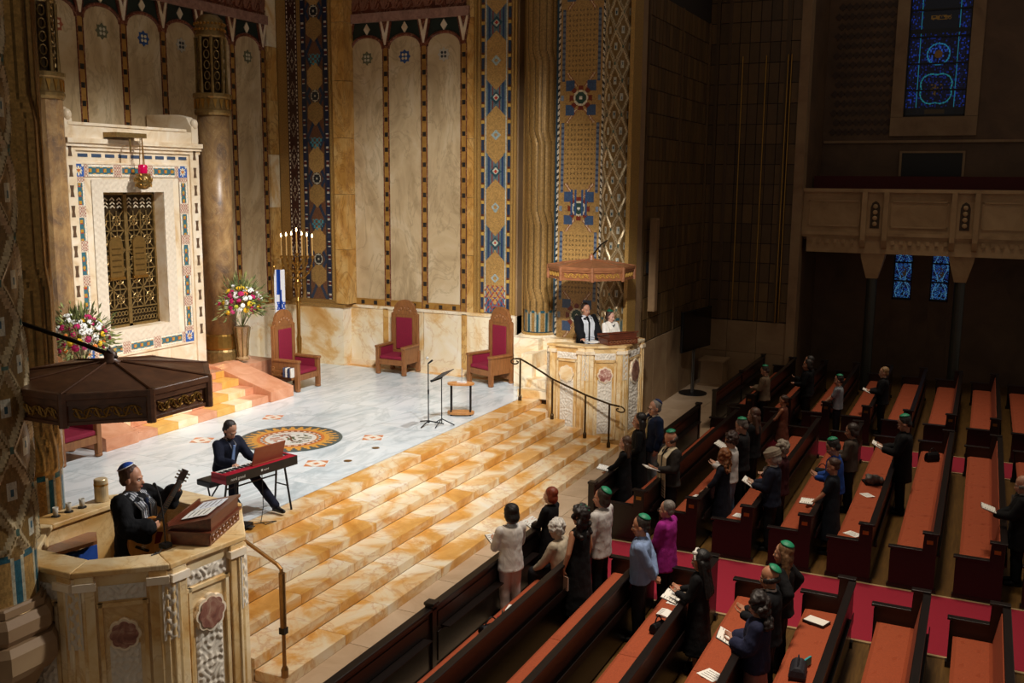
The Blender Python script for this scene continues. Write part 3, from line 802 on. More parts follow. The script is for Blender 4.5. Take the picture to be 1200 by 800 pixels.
def window(n, x0, x1, z0, z1, f, mull):
    wroot = struct('window_%d' % n, ((x0+x1)/2, YW+.2, z0))
    W = x1-x0; H = z1-z0
    tess('glass_pane', (x0, YW+.2, z0), (1, 0, 0), (0, 0, 1), W, H, int(W/.022), int(H/.022), f(W, H), SG, wroot)
    b = MB(); lead = plain('lead_bar', '#0b0b0c', .5)
    for k in range(1, mull): MB().bb(x0, x1, YW+.15, YW+.2, z0+k*H/mull-.025, z0+k*H/mull+.025).build('saddle_bar', lead, wroot, world=True)
    for x in (x0, x1): MB().bb(x-.04, x+.04, YW+.1, YW+.22, z0, z1).build('window_frame', lead, wroot, world=True)
    MB().bb(x0, x1, YW+.1, YW+.22, z0, z0+.06).build('window_frame', lead, wroot, world=True)
window(1, HB[0], HB[1], HB[2], HB[3], win_big, 6)
window(2, *HS1, win_small, 3)
window(3, *HS2, win_small, 3)

# ---- balcony
YB = 30.95
bal = struct('wall_balcony', (-1, YB, 4.3))
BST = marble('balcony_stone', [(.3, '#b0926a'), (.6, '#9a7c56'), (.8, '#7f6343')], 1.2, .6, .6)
MB().bb(-5.05, 4.5, YB, YB+.3, 4.65, 6.0).build('parapet', BST, bal, world=True)
MB().bb(-5.1, 4.5, YB-.1, YB+.35, 6.0, 6.1).build('coping', BST, bal, world=True)
MB().bb(-4.9, 4.5, YB+.02, YB+.6, 4.2, 4.65).build('beam', BST, bal, world=True)
MB().bb(-5.05, 4.5, YB-.04, YB, 4.72, 4.82).build('moulding', BST, bal, world=True)
PX = [-2.98, -.56, 1.86, 4.2]
for x in PX:
    for s in (-1, 1):
        MB().bb(x+s*.3-.07, x+s*.3+.07, YB-.14, YB, 4.6, 6.0).build('pilaster', BST, bal, world=True)
        MB().prism([(YB-.14, 4.6), (YB, 4.6), (YB, 4.35), (YB-.06, 4.4)], x+s*.3-.07, x+s*.3+.07, 'X').build('pilaster_corbel', BST, bal, world=True)
    niche = MB().prism([(x+a, 4.95+b) for a, b in [(-.13, 0), (.13, 0), (.13, .62), (.09, .74), (0, .8), (-.09, .74), (-.13, .62)]], YB-.012, YB, 'Y').build('niche', plain('niche_dark', '#3a2a1a', .7), bal, world=True)
    m = MB()
    for k in range(4): m.sph((x, YB-.02, 5.08+k*.17), (.07, .03, .07), 8, 5)
    m.build('niche_carving', BST, bal, world=True)
    # capital and shaft carrying the balcony
    MB().loft([[(x+sx*w_, YB+.35+sy*d_, z) for sx, sy in ((-1, -1), (1, -1), (1, 1), (-1, 1))] for w_, d_, z in ((.16, .16, 3.45), (.2, .2, 3.6), (.32, .28, 4.05), (.34, .3, 4.2))]).build('capital', BST, bal, world=True)
    MB().cyl((x, YB+.35, 0), (x, YB+.35, 3.47), .15, n=14).build('shaft', marble('green_shaft', [(.3, '#2f2f28'), (.7, '#23231d')], 2, 1, .4), bal, world=True)
ends = [-5.0]+[x for x in PX]
for a, b in [(-4.93, -3.35), (-2.6, -.95), (-.18, 1.5), (2.2, 3.85)]:
    for (x0, x1, z0, z1) in ((a+.05, b-.05, 5.72, 5.76), (a+.05, b-.05, 4.98, 5.02), (a+.05, a+.09, 5.0, 5.75), (b-.09, b-.05, 5.0, 5.75)):
        MB().bb(x0, x1, YB-.03, YB, z0, z1).build('panel_moulding', BST, bal, world=True)
    m = MB(); s = a+.1
    while s < b-.1: m.bb(s, s+.1, YB-.03, YB+.02, 4.48, 4.6); s += .24
    m.build('dentils', BST, bal, world=True)
# ================================================================== PEWS
PITCHX = .93
def frontx(k): return .03-PITCHX*k
def cushion(y0, y1, nm, root, x0, x1, z0, z1):
    L = y1-y0; nu = 10; nv = max(4, int(L/.06)); V = []; F = []
    xs = np.linspace(x0, x1, nu+1); ys = np.linspace(y0, y1, nv+1)
    for y in ys:
        for x in xs:
            e = min((x-x0), (x1-x), (y-y0), (y1-y)); z = z1-.03*max(0, 1-e/.05)**2
            # tufts
            gx = (x-x0)/(x1-x0); t = 0
            for q in (.33, .68):
                dy = ((y-y0+.17*(q > .5)) % .34)-.17; t += math.exp(-(((gx-q)*(x1-x0))**2+dy*dy)/.0006)
            V.append((x, y, z-.03*t))
    n = nu+1
    for j in range(nv):
        for i in range(nu): F.append((j*n+i, j*n+i+1, (j+1)*n+i+1, (j+1)*n+i))
    b = len(V); V += [(x0, y0, z0), (x1, y0, z0), (x1, y1, z0), (x0, y1, z0)]
    F += [tuple([b, b+1]+[nu-i for i in range(nu+1)][0:]), tuple([b+2, b+3]+[nv*n+i for i in range(nu+1)])]
    F += [tuple([b+3, b]+[j*n for j in range(nv+1)]), tuple([b+1, b+2]+[(nv-j)*n+nu for j in range(nv+1)]), (b, b+3, b+2, b+1)]
    m = MB(); m.v = V; m.f = F
    return m.build(nm, CUSH, root)
def pew_end(y, s, root):
    prof = [(-.06, 0), (.60, 0), (.60, .93), (.585, .95), (.42, .95), (.41, .92), (.40, .66), (-.02, .66), (-.06, .62)]
    e = MB().prism(prof, y-.04, y+.04, 'Y').build('pew_end', PEWW, root, bevel=.008)
    MB().bb(-.09, .405, y-.055, y+.055, .655, .69).build('arm_cap', PEWW, e, bevel=.006)
    MB().bb(.385, .625, y-.055, y+.055, .945, .98).build('post_cap', PEWW, e, bevel=.006)
    MB().bb(-.08, .63, y-.05, y+.05, 0, .08).build('foot_block', PEWW, e)
    if s: MB().bb(.455, .545, y+s*.04, y+s*.046, .80, .86).build('number_plate', BRASS, e)
def make_pew(L, label, group):
    r = thing('pew', label, 'pew', group=group)
    MB().bb(.0, .54, -L/2+.04, L/2-.04, .34, .39).build('seat_board', PEWW, r)
    MB().bb(.03, .06, -L/2+.04, L/2-.04, .02, .34).build('seat_front', PEWW, r)
    n = max(2, round(L/2.4)); w_ = (L-.1)/n
    for i in range(n): cushion(-L/2+.05+i*w_+.004, -L/2+.05+(i+1)*w_-.004, 'seat_cushion', r, -.01, .46, .39, .475)
    # leaning back
    MB().prism([(.47, .40), (.555, .93), (.60, .93), (.60, .04), (.545, .04), (.545, .40)], -L/2+.04, L/2-.04, 'Y').build('backrest', PEWW, r)
    MB().prism([(.455, .47), (.525, .87), (.545, .87), (.475, .47)], -L/2+.06, L/2-.06, 'Y').build('back_pad', CUSH, r)
    MB().bb(.53, .63, -L/2+.04, L/2-.04, .915, .95).build('top_rail', PEWW, r, bevel=.008)
    MB().bb(.60, .65, -L/2+.3, L/2-.3, .50, .52).build('book_rack', PEWW, r); MB().bb(.64, .65, -L/2+.3, L/2-.3, .50, .62).build('rack_lip', PEWW, r)
    pew_end(-L/2, -1, r); pew_end(L/2, 1, r)
    return r
ORD = ['first', 'second', 'third', 'fourth', 'fifth', 'sixth', 'seventh', 'eighth', 'ninth', 'tenth']
BLK = [('nearest', 3.6, 13.33, range(6, -2, -1)), ('middle', 15.72, 22.82, range(6, -3, -1)), ('farthest', 24.5, 30.55, range(6, -3, -1))]
for nm, y0, y1, ks in BLK:
    L = y1-y0; pr_ = None
    for i, k in enumerate(ks):
        lab = 'dark wooden pew with orange cushion, %s row from the platform in the %s block' % (ORD[i], nm)
        if pr_ is None: pr_ = make_pew(L, lab, 'pews of the %s block' % nm); o = pr_
        else: o = copy_tree(pr_)
        o['label'] = lab; o.location = (frontx(k), (y0+y1)/2, 0)
    fp = thing('pew_front_screen', 'dark panelled wooden screen in front of the %s block of pews' % nm, 'screen', (-5.93, (y0+y1)/2, 0), group='front screens of the pews')
    if nm == 'farthest': fp.location.x = -5.95
    MB().bb(-.02, .03, -L/2, L/2, .04, .88).build('board', PEWW, fp)
    MB().bb(-.06, .06, -L/2-.02, L/2+.02, .88, .93).build('top_rail', PEWW, fp, bevel=.01)
    MB().bb(-.05, .05, -L/2, L/2, 0, .1).build('bottom_rail', PEWW, fp)
    n = max(2, round(L/3.0))
    for i in range(n+1):
        y = -L/2+i*L/n; MB().bb(-.05, .06, y-.05, y+.05, 0, .97).build('post', PEWW, fp); MB().bb(-.06, .09, y-.07, y+.07, .96, 1.0).build('post_cap', PEWW, fp, bevel=.008)
        if i < n:
            a, b = y+.12, y+L/n-.12
            MB().bb(.03, .045, a, b, .15, .55).build('raised_panel', PEWW, fp, bevel=.01); MB().bb(.03, .042, a, b, .62, .82).build('raised_panel', PEWW, fp, bevel=.01)
            MB().bb(.03, .16, a+.1, b-.1, .585, .60).build('book_ledge', PEWW, fp)
# ================================================================== ARK AND ITS STEPS
PZ = 1.56
ak = thing('ark_steps', 'short flight of cream, yellow and salmon marble blocks up to the ark', 'steps', (-16.5, 16.35, SZ))
STEPM = [SALMON, marble('cream_block', [(.3, '#f2e4c6'), (.7, '#e4c48a')], 1.5, 1.5, .35), marble('yellow_block', [(.3, '#e8b968'), (.7, '#cf963f')], 1.5, 1.5, .35)]
for k in range(4):
    x1 = -15.3-.45*k; z1 = SZ+.165*(k+1); sp = empty('step', (0, 0, 0), 0, ak)
    MB().bb(x1-.45, x1-.03, 14.25, 18.38, SZ, z1-.16).build('core', SIENA_PALE, sp, world=True)
    y = 14.25; q = 0
    while y < 18.38:
        ln = min(.59*(1 if q or k % 2 == 0 else .5), 18.38-y)
        MB().bb(x1-.45, x1, y+.002, y+ln-.002, z1-.165, z1).build('step_block', STEPM[(q*2+k) % 3], sp, world=True, bevel=.005); y += ln; q += 1
MB().bb(-18.68, -16.66, 13.0, 20.3, SZ, PZ).build('top_landing', SALMON, ak, world=True)
for a, b in ((13.42, 14.25), (18.38, 19.25)):
    MB().prism([(-15.22, SZ), (-15.22, 1.16), (-16.95, 1.64), (-17.2, 1.64), (-17.2, SZ)], a, b, 'Y').build('cheek_block', SALMON, ak, world=True, bevel=.01)

ar = thing('torah_ark', 'white marble ark framed in blue mosaic with pierced bronze doors', 'ark', (-17.9, 16.4, PZ))
XF = -17.3; Y0, Y1 = 14.62, 18.48
DY0, DY1, DZ0, DZ1 = 15.55, 17.3, 2.85, 5.9
W_ = WHITEM
for (a, b, c, d) in ((Y0, DY0, PZ, 7.0), (DY1, Y1, PZ, 7.0), (DY0, DY1, PZ, DZ0), (DY0, DY1, DZ1, 7.0)):
    MB().bb(XA, XF, a, b, c, d).build('surround', W_, ar, world=True)
MB().bb(XA, -17.9, DY0, DY1, DZ0, DZ1).build('interior', plain('ark_interior', '#4c3820', .6), ar, world=True)
# carved white frame
for (a, b, c, d) in ((DY0-.3, DY0, DZ0-.28, DZ1+.28), (DY1, DY1+.3, DZ0-.28, DZ1+.28), (DY0, DY1, DZ1, DZ1+.28), (DY0, DY1, DZ0-.28, DZ0)):
    W, H = b-a, d-c
    hf = lambda u, v, W=W, H=H: .02+.012*np.sin(u*42)*np.sin(v*42+np.sin(u*20))*(np.minimum(np.minimum(u, W-u), np.minimum(v, H-v)) > .03)
    tess('carved_frame', (XF, a, c), (0, 1, 0), (0, 0, 1), W, H, max(8, int(W/.03)), max(8, int(H/.03)), lambda u, v: np.tile(np.array(lin('#e3d5bf')), (len(u), 1)), TESS, ar, hf=hf, smooth=True)
# mosaic band: rounded green-blue panels between star squares
def band(L, n):
    def f(u, v, T=.27):
        c = np.empty((len(u), 3)); setc(c, np.ones(len(u), bool), '#d8c8b2')
        s = (L-2*T)/n; q = ((u-T) % s); x = v-T/2
        corner = (u < T) | (u > L-T)
        sqc = (np.abs(q-s/2) > s/2-.11)
        a = np.abs(q-s/2); pan = (a < s/2-.13) & ~corner & (np.abs(x) < .085); setc(c, pan, '#3a6c78')
        lf = pan & (np.sin(u*32)*np.cos(x*36) > .3); setc(c, lf, '#c0902f'); setc(c, pan & (np.abs(np.sin(u*16)) < .2) & (np.abs(x) < .03), '#b8432a')
        setc(c, (a < s/2-.115) & ~corner & (np.abs(np.abs(x)-.095) < .012), '#efe6d2')
        st_ = sqc & ~corner & (((np.floor(u/.035)+np.floor(v/.035)) % 2) == 0); setc(c, st_, '#b07a68')
        uu = np.where(u < T, u-T/2, u-(L-T/2)); r = np.hypot(uu, x); th = np.arctan2(x, uu)
        setc(c, corner, '#2f62b0'); setc(c, corner & (r < .07+.04*np.cos(th*8)), '#e8d9b0'); setc(c, corner & (r < .035), '#c0702f'); setc(c, corner & (np.abs(np.abs(th)-PI/4) < .2) & (r > .12), '#e8e0cc')
        return c
    return f
BY0, BY1, BZ0, BZ1 = 14.8, 18.06, 2.3, 6.5; T = .27
hq = lambda u, v: np.full_like(u, .022)
for z in (BZ0, BZ1-T): tess('mosaic_band', (XF, BY0, z), (0, 1, 0), (0, 0, 1), BY1-BY0, T, 150, 14, band(BY1-BY0, 3), TESS, ar, hf=hq)
for y in (BY0+T, BY1): tess('mosaic_band', (XF, y, BZ0), (0, 0, 1), (0, -1, 0), BZ1-BZ0, T, 190, 14, band(BZ1-BZ0, 5), TESS, ar, hf=lambda u, v: np.full_like(u, .024))
for (a, b, c, d) in ((BY0-.04, BY0, BZ0, BZ1), (BY1, BY1+.04, BZ0, BZ1), (BY0, BY1, BZ1, BZ1+.04), (BY0, BY1, BZ0-.04, BZ0)):
    MB().bb(XF, XF+.035, a, b, c, d).build('band_bead', W_, ar, world=True)
# cornice, inlay row, attic, scrolled brackets
for z0_, z1_, o_ in ((6.78, 6.86, .05), (6.86, 6.93, .1), (6.93, 7.03, .15)):
    MB().bb(XA, XF+o_, Y0-.02, Y1+.02, z0_, z1_).build('cornice', W_, ar, world=True)
for k in range(9):
    MB().bb(XF, XF+.012, 14.95+k*.36, 15.2+k*.36, 6.645, 6.715).build('blue_inlay', plain('blue_inlay', '#3d4f68', .35), ar, world=True)
MB().bb(XA, XF+.02, Y0, Y1, 7.03, 7.3).build('attic', W_, ar, world=True)
MB().bb(XF-.9, XF+.05, Y0+.1, Y1-.4, 7.3, 7.36).build('attic_ledge', W_, ar, world=True)
for y in (Y0, Y1-.22):
    MB().prism([(XF+.04, 7.03), (XF+.04, 7.42), (XF-.12, 7.66), (XF-.4, 7.72), (XA+.1, 7.74), (XA+.1, 7.03)], y, y+.22, 'Y').build('scroll_bracket', W_, ar, world=True, bevel=.02)
    MB().sph((XF+.02, y+.11, 7.5), (.09, .1, .12), 10, 6).build('scroll_volute', W_, ar, world=True, smooth=True)
# outer pilaster with little dark inlays
for yc in (18.3, 14.72):
    MB().bb(XF, XF+.05, yc-.14, yc+.14, PZ, 6.78).build('outer_pilaster', W_, ar, world=True)
    z = 2.45
    while z < 6.7:
        MB().prism([(yc-.05, z), (yc+.05, z), (yc+.03, z+.12), (yc+.05, z+.24), (yc-.05, z+.24), (yc-.03, z+.12)], XF+.05, XF+.058, 'X').build('pilaster_inlay', plain('inlay_brown', '#5d4632', .4), ar, world=True); z += .42
# bronze doors
XD = -17.62
for s, (a, b) in ((-1, (DY0, (DY0+DY1)/2)), (1, ((DY0+DY1)/2, DY1))):
    dr = empty('ark_door', (XD+17.9, 0, 0), 0, ar)
    w0 = Vector(dr.location)+Vector(ar.location)
    m = MB()
    for (c, d, e, f_) in ((a, a+.05, DZ0, DZ1), (b-.05, b, DZ0, DZ1), (a, b, DZ0, DZ0+.06), (a, b, DZ1-.06, DZ1)):
        m.bb(XD-.03, XD+.03, c, d, e, f_)
    m.build('door_frame', BRONZE, dr, world=True)
    MB().bb(XD-.06, XD-.05, a, b, DZ0, DZ1).build('backing', plain('door_backing', '#3d2d16', .5, .5), dr, world=True)  # dark colour stands in for shade behind the open lattice
    m = MB(); n = 2; cw = (b-a-.1)/2
    z = DZ0+.42; rows = 5; ch = (DZ1-.42-z)/rows
    for r_ in range(rows):
        for c in range(2):
            y_ = a+.05+c*cw; zz = z+r_*ch; cy = y_+cw/2; cz = zz+ch/2
            for dx, dz in ((cw/2, ch/2), (cw/2, -ch/2)):
                m.cyl((XD, cy-dx, cz-dz), (XD, cy+dx, cz+dz), .014, n=5)
            m.cyl((XD, y_, cz), (XD, y_+cw, cz), .012, n=5); m.cyl((XD, cy, zz), (XD, cy, zz+ch), .012, n=5)
            m.tube([(XD, cy+.11*math.cos(t*PI/6), cz+.11*math.sin(t*PI/6)) for t in range(13)], .013, 5)
            m.sph((XD+.01, cy, cz), .035, 8, 5)
        m.bb(XD-.015, XD+.02, a, b, z+r_*ch-.015, z+r_*ch+.015)
    m.bb(XD-.015, XD+.02, a+.05+cw-.015, a+.05+cw+.015, z, DZ1-.4)
    for k in range(8):
        y_ = a+.05+(k+.5)*(b-a-.1)/8
        for zz in (DZ0+.1, DZ0+.26): m.tube([(XD, y_+.045*math.cos(t*PI/4), zz+.05+.05*math.sin(t*PI/4)) for t in range(9)], .01, 4)
    m.build('lattice', BRONZE, dr, world=True)
    m = MB()
    for k in range(4):
        for q in range(3):
            y_ = a+.14+k*(b-a-.28)/3; zz = DZ1-.34+q*.085; m.prism([(y_-.06, zz), (y_, zz+.05), (y_+.06, zz), (y_+.06, zz-.02), (y_, zz+.03), (y_-.06, zz-.02)], XD-.02, XD+.01, 'X')
    m.build('lit_openings', plain('lit_opening_pale', '#d8cbb0', .5), dr, world=True)  # pale pieces stand in for the lit interior seen through the top openings
    yc = (a+b)/2+(-s)*.1; tp = [(yc-.19, 4.0), (yc+.19, 4.0), (yc+.19, 4.72)]+[(yc+.19*math.cos(PI*k/8), 4.72+.19*math.sin(PI*k/8)) for k in range(1, 8)]+[(yc-.19, 4.72)]
    tb = MB().prism(tp, XD, XD+.05, 'X').build('tablet', plain('tablet_bronze', '#8a6c3a', .4, .7, .2, 12), dr, world=True)
    m = MB()
    for k in range(5): m.bb(XD+.05, XD+.056, yc-.13, yc+.13, 4.1+k*.13, 4.13+k*.13)
    m.build('tablet_lines', plain('tablet_lines', '#5d4620', .4, .6), dr, world=True)
    MB().bb(XD, XD+.06, yc-.22, yc+.22, 3.94, 4.0).build('tablet_base', BRASS, dr, world=True)

def ark_column(x, y, label, shaftm, flutes):
    c = thing('ark_column', label, 'column', (x, y, PZ), group='columns flanking the ark')
    MB().lathe([(.46, 0), (.46, .3), (.42, .36)], 24).build('base', BRONZE, c, smooth=False)
    MB().lathe([(.44, .36), (.45, .4), (.43, .7), (.4, .74)], 24).build('base_ring', BRASS, c)
    if flutes:
        rings = []
        for z in (.72, 6.2): rings.append([((.37 if i % 2 else .40)*math.cos(2*PI*i/24), (.37 if i % 2 else .40)*math.sin(2*PI*i/24), z) for i in range(24)])
        MB().loft(rings).build('shaft', shaftm, c)
    else: MB().lathe([(.39, .72), (.38, 6.2)], 32).build('shaft', shaftm, c, smooth=True)
    cp_ = MB().lathe([(.42, 6.2), (.45, 6.26), (.45, 6.32), (.42, 6.34), (.43, 6.6), (.47, 6.64), (.47, 6.72), (.38, 6.74)], 24).build('capital', BRONZE, c)
    m = MB()
    for k in range(18):
        a = 2*PI*k/18; m.prism([(0, 0), (.05, .22), (-.05, .22)], .41, .445, 'X'); 
        rot = Matrix.Rotation(a, 4, 'Z')
        for i in range(len(m.v)-6, len(m.v)):
            p = Vector(m.v[i]); p.z += 6.36; m.v[i] = tuple(rot @ p)
    m.build('capital_leaves', BRASS, cp_)
    MB().lathe([(.28, 6.74), (.27, 8.0), (.3, 8.05)], 20).build('lantern_core', plain('lantern_core', '#3a2a16', .4, .7), c)
    m = MB()
    for k in range(8):
        a = 2*PI*k/8; p = [(.35*math.cos(a), .35*math.sin(a), z) for z in (6.74, 7.2, 7.6, 8.06)]; m.tube(p, .035, 6, [.045, .03, .03, .045])
    m.build('lantern_posts', BRONZE, c)
    m = MB()
    for k in range(8):
        a = 2*PI*(k+.5)/8
        for q in range(5):
            zc = 6.9+q*.25; m.tube([(.31*math.cos(a+.22*math.cos(t*PI/4)), .31*math.sin(a+.22*math.cos(t*PI/4)), zc+.1*math.sin(t*PI/4)) for t in range(9)], .016, 4)
    m.build('lantern_scrolls', BRONZE, c)
    MB().lathe([(.36, 8.06), (.38, 8.12), (.34, 8.18), (.36, 8.3), (.32, 8.48), (.2, 8.6), (0, 8.64)], 20).build('dome', BRONZE, c, smooth=True)
    m = MB()
    for k in range(24):
        a = 2*PI*k/24
        for q in range(2): m.sph((.36*math.cos(a+q*.13), .36*math.sin(a+q*.13), 8.24+q*.14), .035, 6, 4)
    m.build('dome_studs', BRASS, c)
ark_column(-17.55, 19.33, 'veined tan ark column with bronze lantern top right of the ark', BROWNM, False)
ark_column(-17.35, 14.2, 'fluted brown ark column with bronze lantern top left of the ark', BROWNM, True)

# eternal light
el = thing('eternal_light', 'pierced brass globe lamp with red glass hanging before the ark', 'lamp', (-16.95, 16.38, 6.15))
MB().bb(-.36, .06, -.75, .1, .93, 1.03).build('bracket', BRONZE, el); MB().cyl((0, -.32, .62), (0, -.32, .95), .02).build('bracket_drop', BRONZE, el)
m = MB()
for k in range(3):
    a = 2*PI*k/3; m.cyl((.07*math.cos(a), .07*math.sin(a), .2), (.02*math.cos(a), .02*math.sin(a), .98), .01, n=5)
m.build('chain', BRASS, el)
MB().lathe([(.09, .16), (.1, .18), (.1, .34), (.08, .36)], 14).build('red_glass', plain('ruby_glass', '#b00640', .15, emit=.35), el, smooth=True)
MB().sph((0, 0, 0), .19, 16, 10).build('globe', plain('globe_brass', '#8c7444', .35, .8), el, smooth=True)
m = MB()
for k in range(10):
    a = 2*PI*k/10
    for zc in (-.09, .03, .12):
        r_ = math.sqrt(max(0, .19**2-zc*zc))+.004; m.tube([(r_*math.cos(a+.25*math.cos(t*PI/3)), r_*math.sin(a+.25*math.cos(t*PI/3)), zc+.045*math.sin(t*PI/3)) for t in range(7)], .008, 4)
m.build('globe_fretwork', BRASS, el)

# ================================================================== PULPITS
def inset(poly, d):
    n = len(poly); out = []
    for i in range(n):
        p0 = Vector(poly[i-1]); p1 = Vector(poly[i]); p2 = Vector(poly[(i+1) % n])
        a = (p1-p0).normalized(); b = (p2-p1).normalized()
        na = Vector((-a.y, a.x)); nb = Vector((-b.y, b.x))
        t = (na+nb); t = t/(t.length_squared/2) if t.length > 1e-6 else na
        out.append(tuple(p1+t*d))
    return out
def quatre(r, n=64):
    return [((r*(.88+.12*abs(math.cos(4*2*PI*i/n))))*math.cos(2*PI*i/n), (r*(.88+.12*abs(math.cos(4*2*PI*i/n))))*math.sin(2*PI*i/n)) for i in range(n)]
BREC = marble('medallion_breccia', [(.3, '#b7977f'), (.5, '#8e5f50'), (.7, '#5d3a34')], 5, 1.5, .3)
def pulpit(label, poly, zr, zf, open_edges, face_edges, mat=PULPM, med=None):
    cx = sum(p[0] for p in poly)/len(poly); cy = sum(p[1] for p in poly)/len(poly)
    r = thing('pulpit', label, 'pulpit', (cx, cy, 0), group='marble pulpits')
    inn = inset(poly, .24); n = len(poly); rim_o = inset(poly, -.05); rim_i = inset(poly, .30)
    for i in range(n):
        j = (i+1) % n
        if i in open_edges: continue
        MB().prism([poly[i], poly[j], inn[j], inn[i]], 0, zr-.06).build('wall_panel', mat, r, world=True)
        MB().prism([rim_o[i], rim_o[j], rim_i[j], rim_i[i]], zr-.06, zr).build('rim', mat, r, world=True, bevel=.012)
    MB().prism(inn, 0, zf).build('floor_slab', mat, r, world=True)
    for i in face_edges:
        j = (i+1) % n; A = Vector(poly[i]); B = Vector(poly[j]); L = (B-A).length; d = (B-A)/L; nv = Vector((d.y, -d.x)); M_ = (A+B)/2
        X = Matrix(((d.x, nv.x, 0, M_.x), (d.y, nv.y, 0, M_.y), (0, 0, 1, 0), (0, 0, 0, 1)))  # local x along, y outward
        MB(X).bb(-L/2, L/2, 0, .06, 0, .14).build('plinth', mat, r, world=True)
        for s in (-1, 1):
            MB(X).bb(s*(L/2-.1)-.09, s*(L/2-.1)+.09, 0, .045, .14, zr-.06).build('pilaster', mat, r, world=True, bevel=.01)
            MB(X).bb(s*(L/2-.1)-.11, s*(L/2-.1)+.11, 0, .075, zr-.2, zr-.12).build('pilaster_cap', WHITEM, r, world=True)
            MB(X).bb(s*(L/2-.235)-.02, s*(L/2-.235)+.02, 0, .03, .2, zr-.36).build('panel_frame', mat, r, world=True)
        MB(X).bb(-L/2+.2, L/2-.2, 0, .03, zr-.40, zr-.36).build('panel_frame', mat, r, world=True); MB(X).bb(-L/2+.2, L/2-.2, 0, .03, .16, .22).build('panel_frame', mat, r, world=True)
        def relief(u, v, W, H, k=52):
            e = np.minimum(np.minimum(u, W-u), np.minimum(v, H-v))
            return .004+.018*np.clip(.45+np.sin(k*np.abs(u-W/2)+2.2*np.sin(v*k*.45))*np.sin(v*k*.7+2*np.cos((u-W/2)*k*.5))*3.0, 0, 1)*(e > .012)
        wcol = lambda u, v: np.tile(np.array(lin('#ddd2c0')), (len(u), 1))
        def rel(nm, s0, z0, W, H, cell=.016):
            O = A+d*(L/2+s0); o = tess(nm, (O.x, O.y, z0), (d.x, d.y, 0), (0, 0, 1), W, H, int(W/cell), int(H/cell), wcol, CARV, r, hf=lambda u, v: relief(u, v, W, H), smooth=True)
        rel('carved_frieze', -L/2+.22, zr-.34, L-.44, .16, .0115)
        pw = L-.60
        rel('carved_panel', -pw/2, .3, pw, zr-1.12, .0115)
        q = quatre(min(.3, pw*.56)); zc = zr-.70
        MB(X).prism([(p[0], zc+p[1]*1.05) for p in q], 0, .05, 'Y').build('medallion_rim', WHITEM, r, world=True)
        MB(X).prism([(p[0]*.84, zc+p[1]*.88) for p in q], .05, .06, 'Y').build('medallion', (med or {}).get(i, BREC), r, world=True)
    for i in range(n):
        if i not in face_edges and (i-1) % n not in face_edges: continue
        p = poly[i]
        q0 = Vector(poly[i-1]); q2 = Vector(poly[(i+1) % n]); e1 = (Vector(p)-q0).normalized(); e2 = (q2-Vector(p)).normalized()
        nb = (Vector((e1.y, -e1.x))+Vector((e2.y, -e2.x))).normalized(); tb_ = Vector((-nb.y, nb.x))
        X = Matrix(((tb_.x, nb.x, 0, p[0]), (tb_.y, nb.y, 0, p[1]), (0, 0, 1, 0), (0, 0, 0, 1)))
        zt2 = zr-.18
        MB(X).prism([(-.11, 0), (.11, 0), (.11, zt2)]+[(.11*math.cos(PI*k/8), zt2+.1*math.sin(PI*k/8)) for k in range(1, 8)]+[(-.11, zt2)], -.1, .02, 'Y').build('corner_post', mat, r, world=True, bevel=.008)
        O2 = Vector(p)+nb*.02-tb_*.08
        tess('corner_carving', (O2.x, O2.y, zr-.82), (tb_.x, tb_.y, 0), (0, 0, 1), .16, .66, 14, 56, lambda u, v: np.tile(np.array(lin('#d2c4ae')), (len(u), 1)), CARV, r, hf=lambda u, v: .008+.012*np.clip(np.sin((u-.08)*60)*np.sin(v*48+1.5*np.cos((u-.08)*30))*1.5, -1, 1)*(np.minimum(np.minimum(u, .16-u), np.minimum(v, .66-v)) > .012), smooth=True)
    return r
NP = [(-8.85, 6.42), (-7.88, 6.45), (-7.22, 7.05), (-7.1, 8.0), (-7.85, 8.8), (-8.9, 8.87), (-9.45, 8.3), (-9.5, 7.2)]
np_ = pulpit('near marble pulpit with carved panels and guitarist inside, at lower left', NP, 2.36, 1.22, (), (0, 1, 2))
FP = [(-9.2, 21.3), (-8.25, 21.25), (-7.45, 21.75), (-7.42, 23.0), (-7.9, 23.4), (-9.25, 23.4)]
fp_ = pulpit('far marble pulpit with carved panels and two people behind its rim', FP, 2.42, 1.4, (4, 5), (0, 1, 2), med={0: SIENA_PALE, 1: marble('rosy_medallion', [(.35, '#e6d6c2'), (.5, '#b98878'), (.65, '#8a5248')], 9, 1.5, .35)})
# small winding steps beside the far pulpit
ws = thing('pulpit_steps', 'little marble steps climbing to the far pulpit from the platform', 'steps', (-9.8, 22.6, SZ))
for k, (x0, x1, y0, y1) in enumerate(((-10.25, -9.3, 21.75, 22.2), (-10.2, -9.3, 22.1, 22.6), (-10.15, -9.3, 22.55, 23.15))):
    MB().bb(x0, x1, y0, 23.15, SZ, SZ+.2*(k+1)).build('step', SIENA_PALE, ws, world=True, bevel=.01)
MB().bb(-10.9, -10.2, 22.9, 23.2, SZ, 2.2).build('stair_pier', SIENA_PALE, ws, world=True)
MB().bb(-10.4, -10.1, 22.3, 23.2, SZ, 1.9).build('stair_wall', SIENA_PALE, ws, world=True)

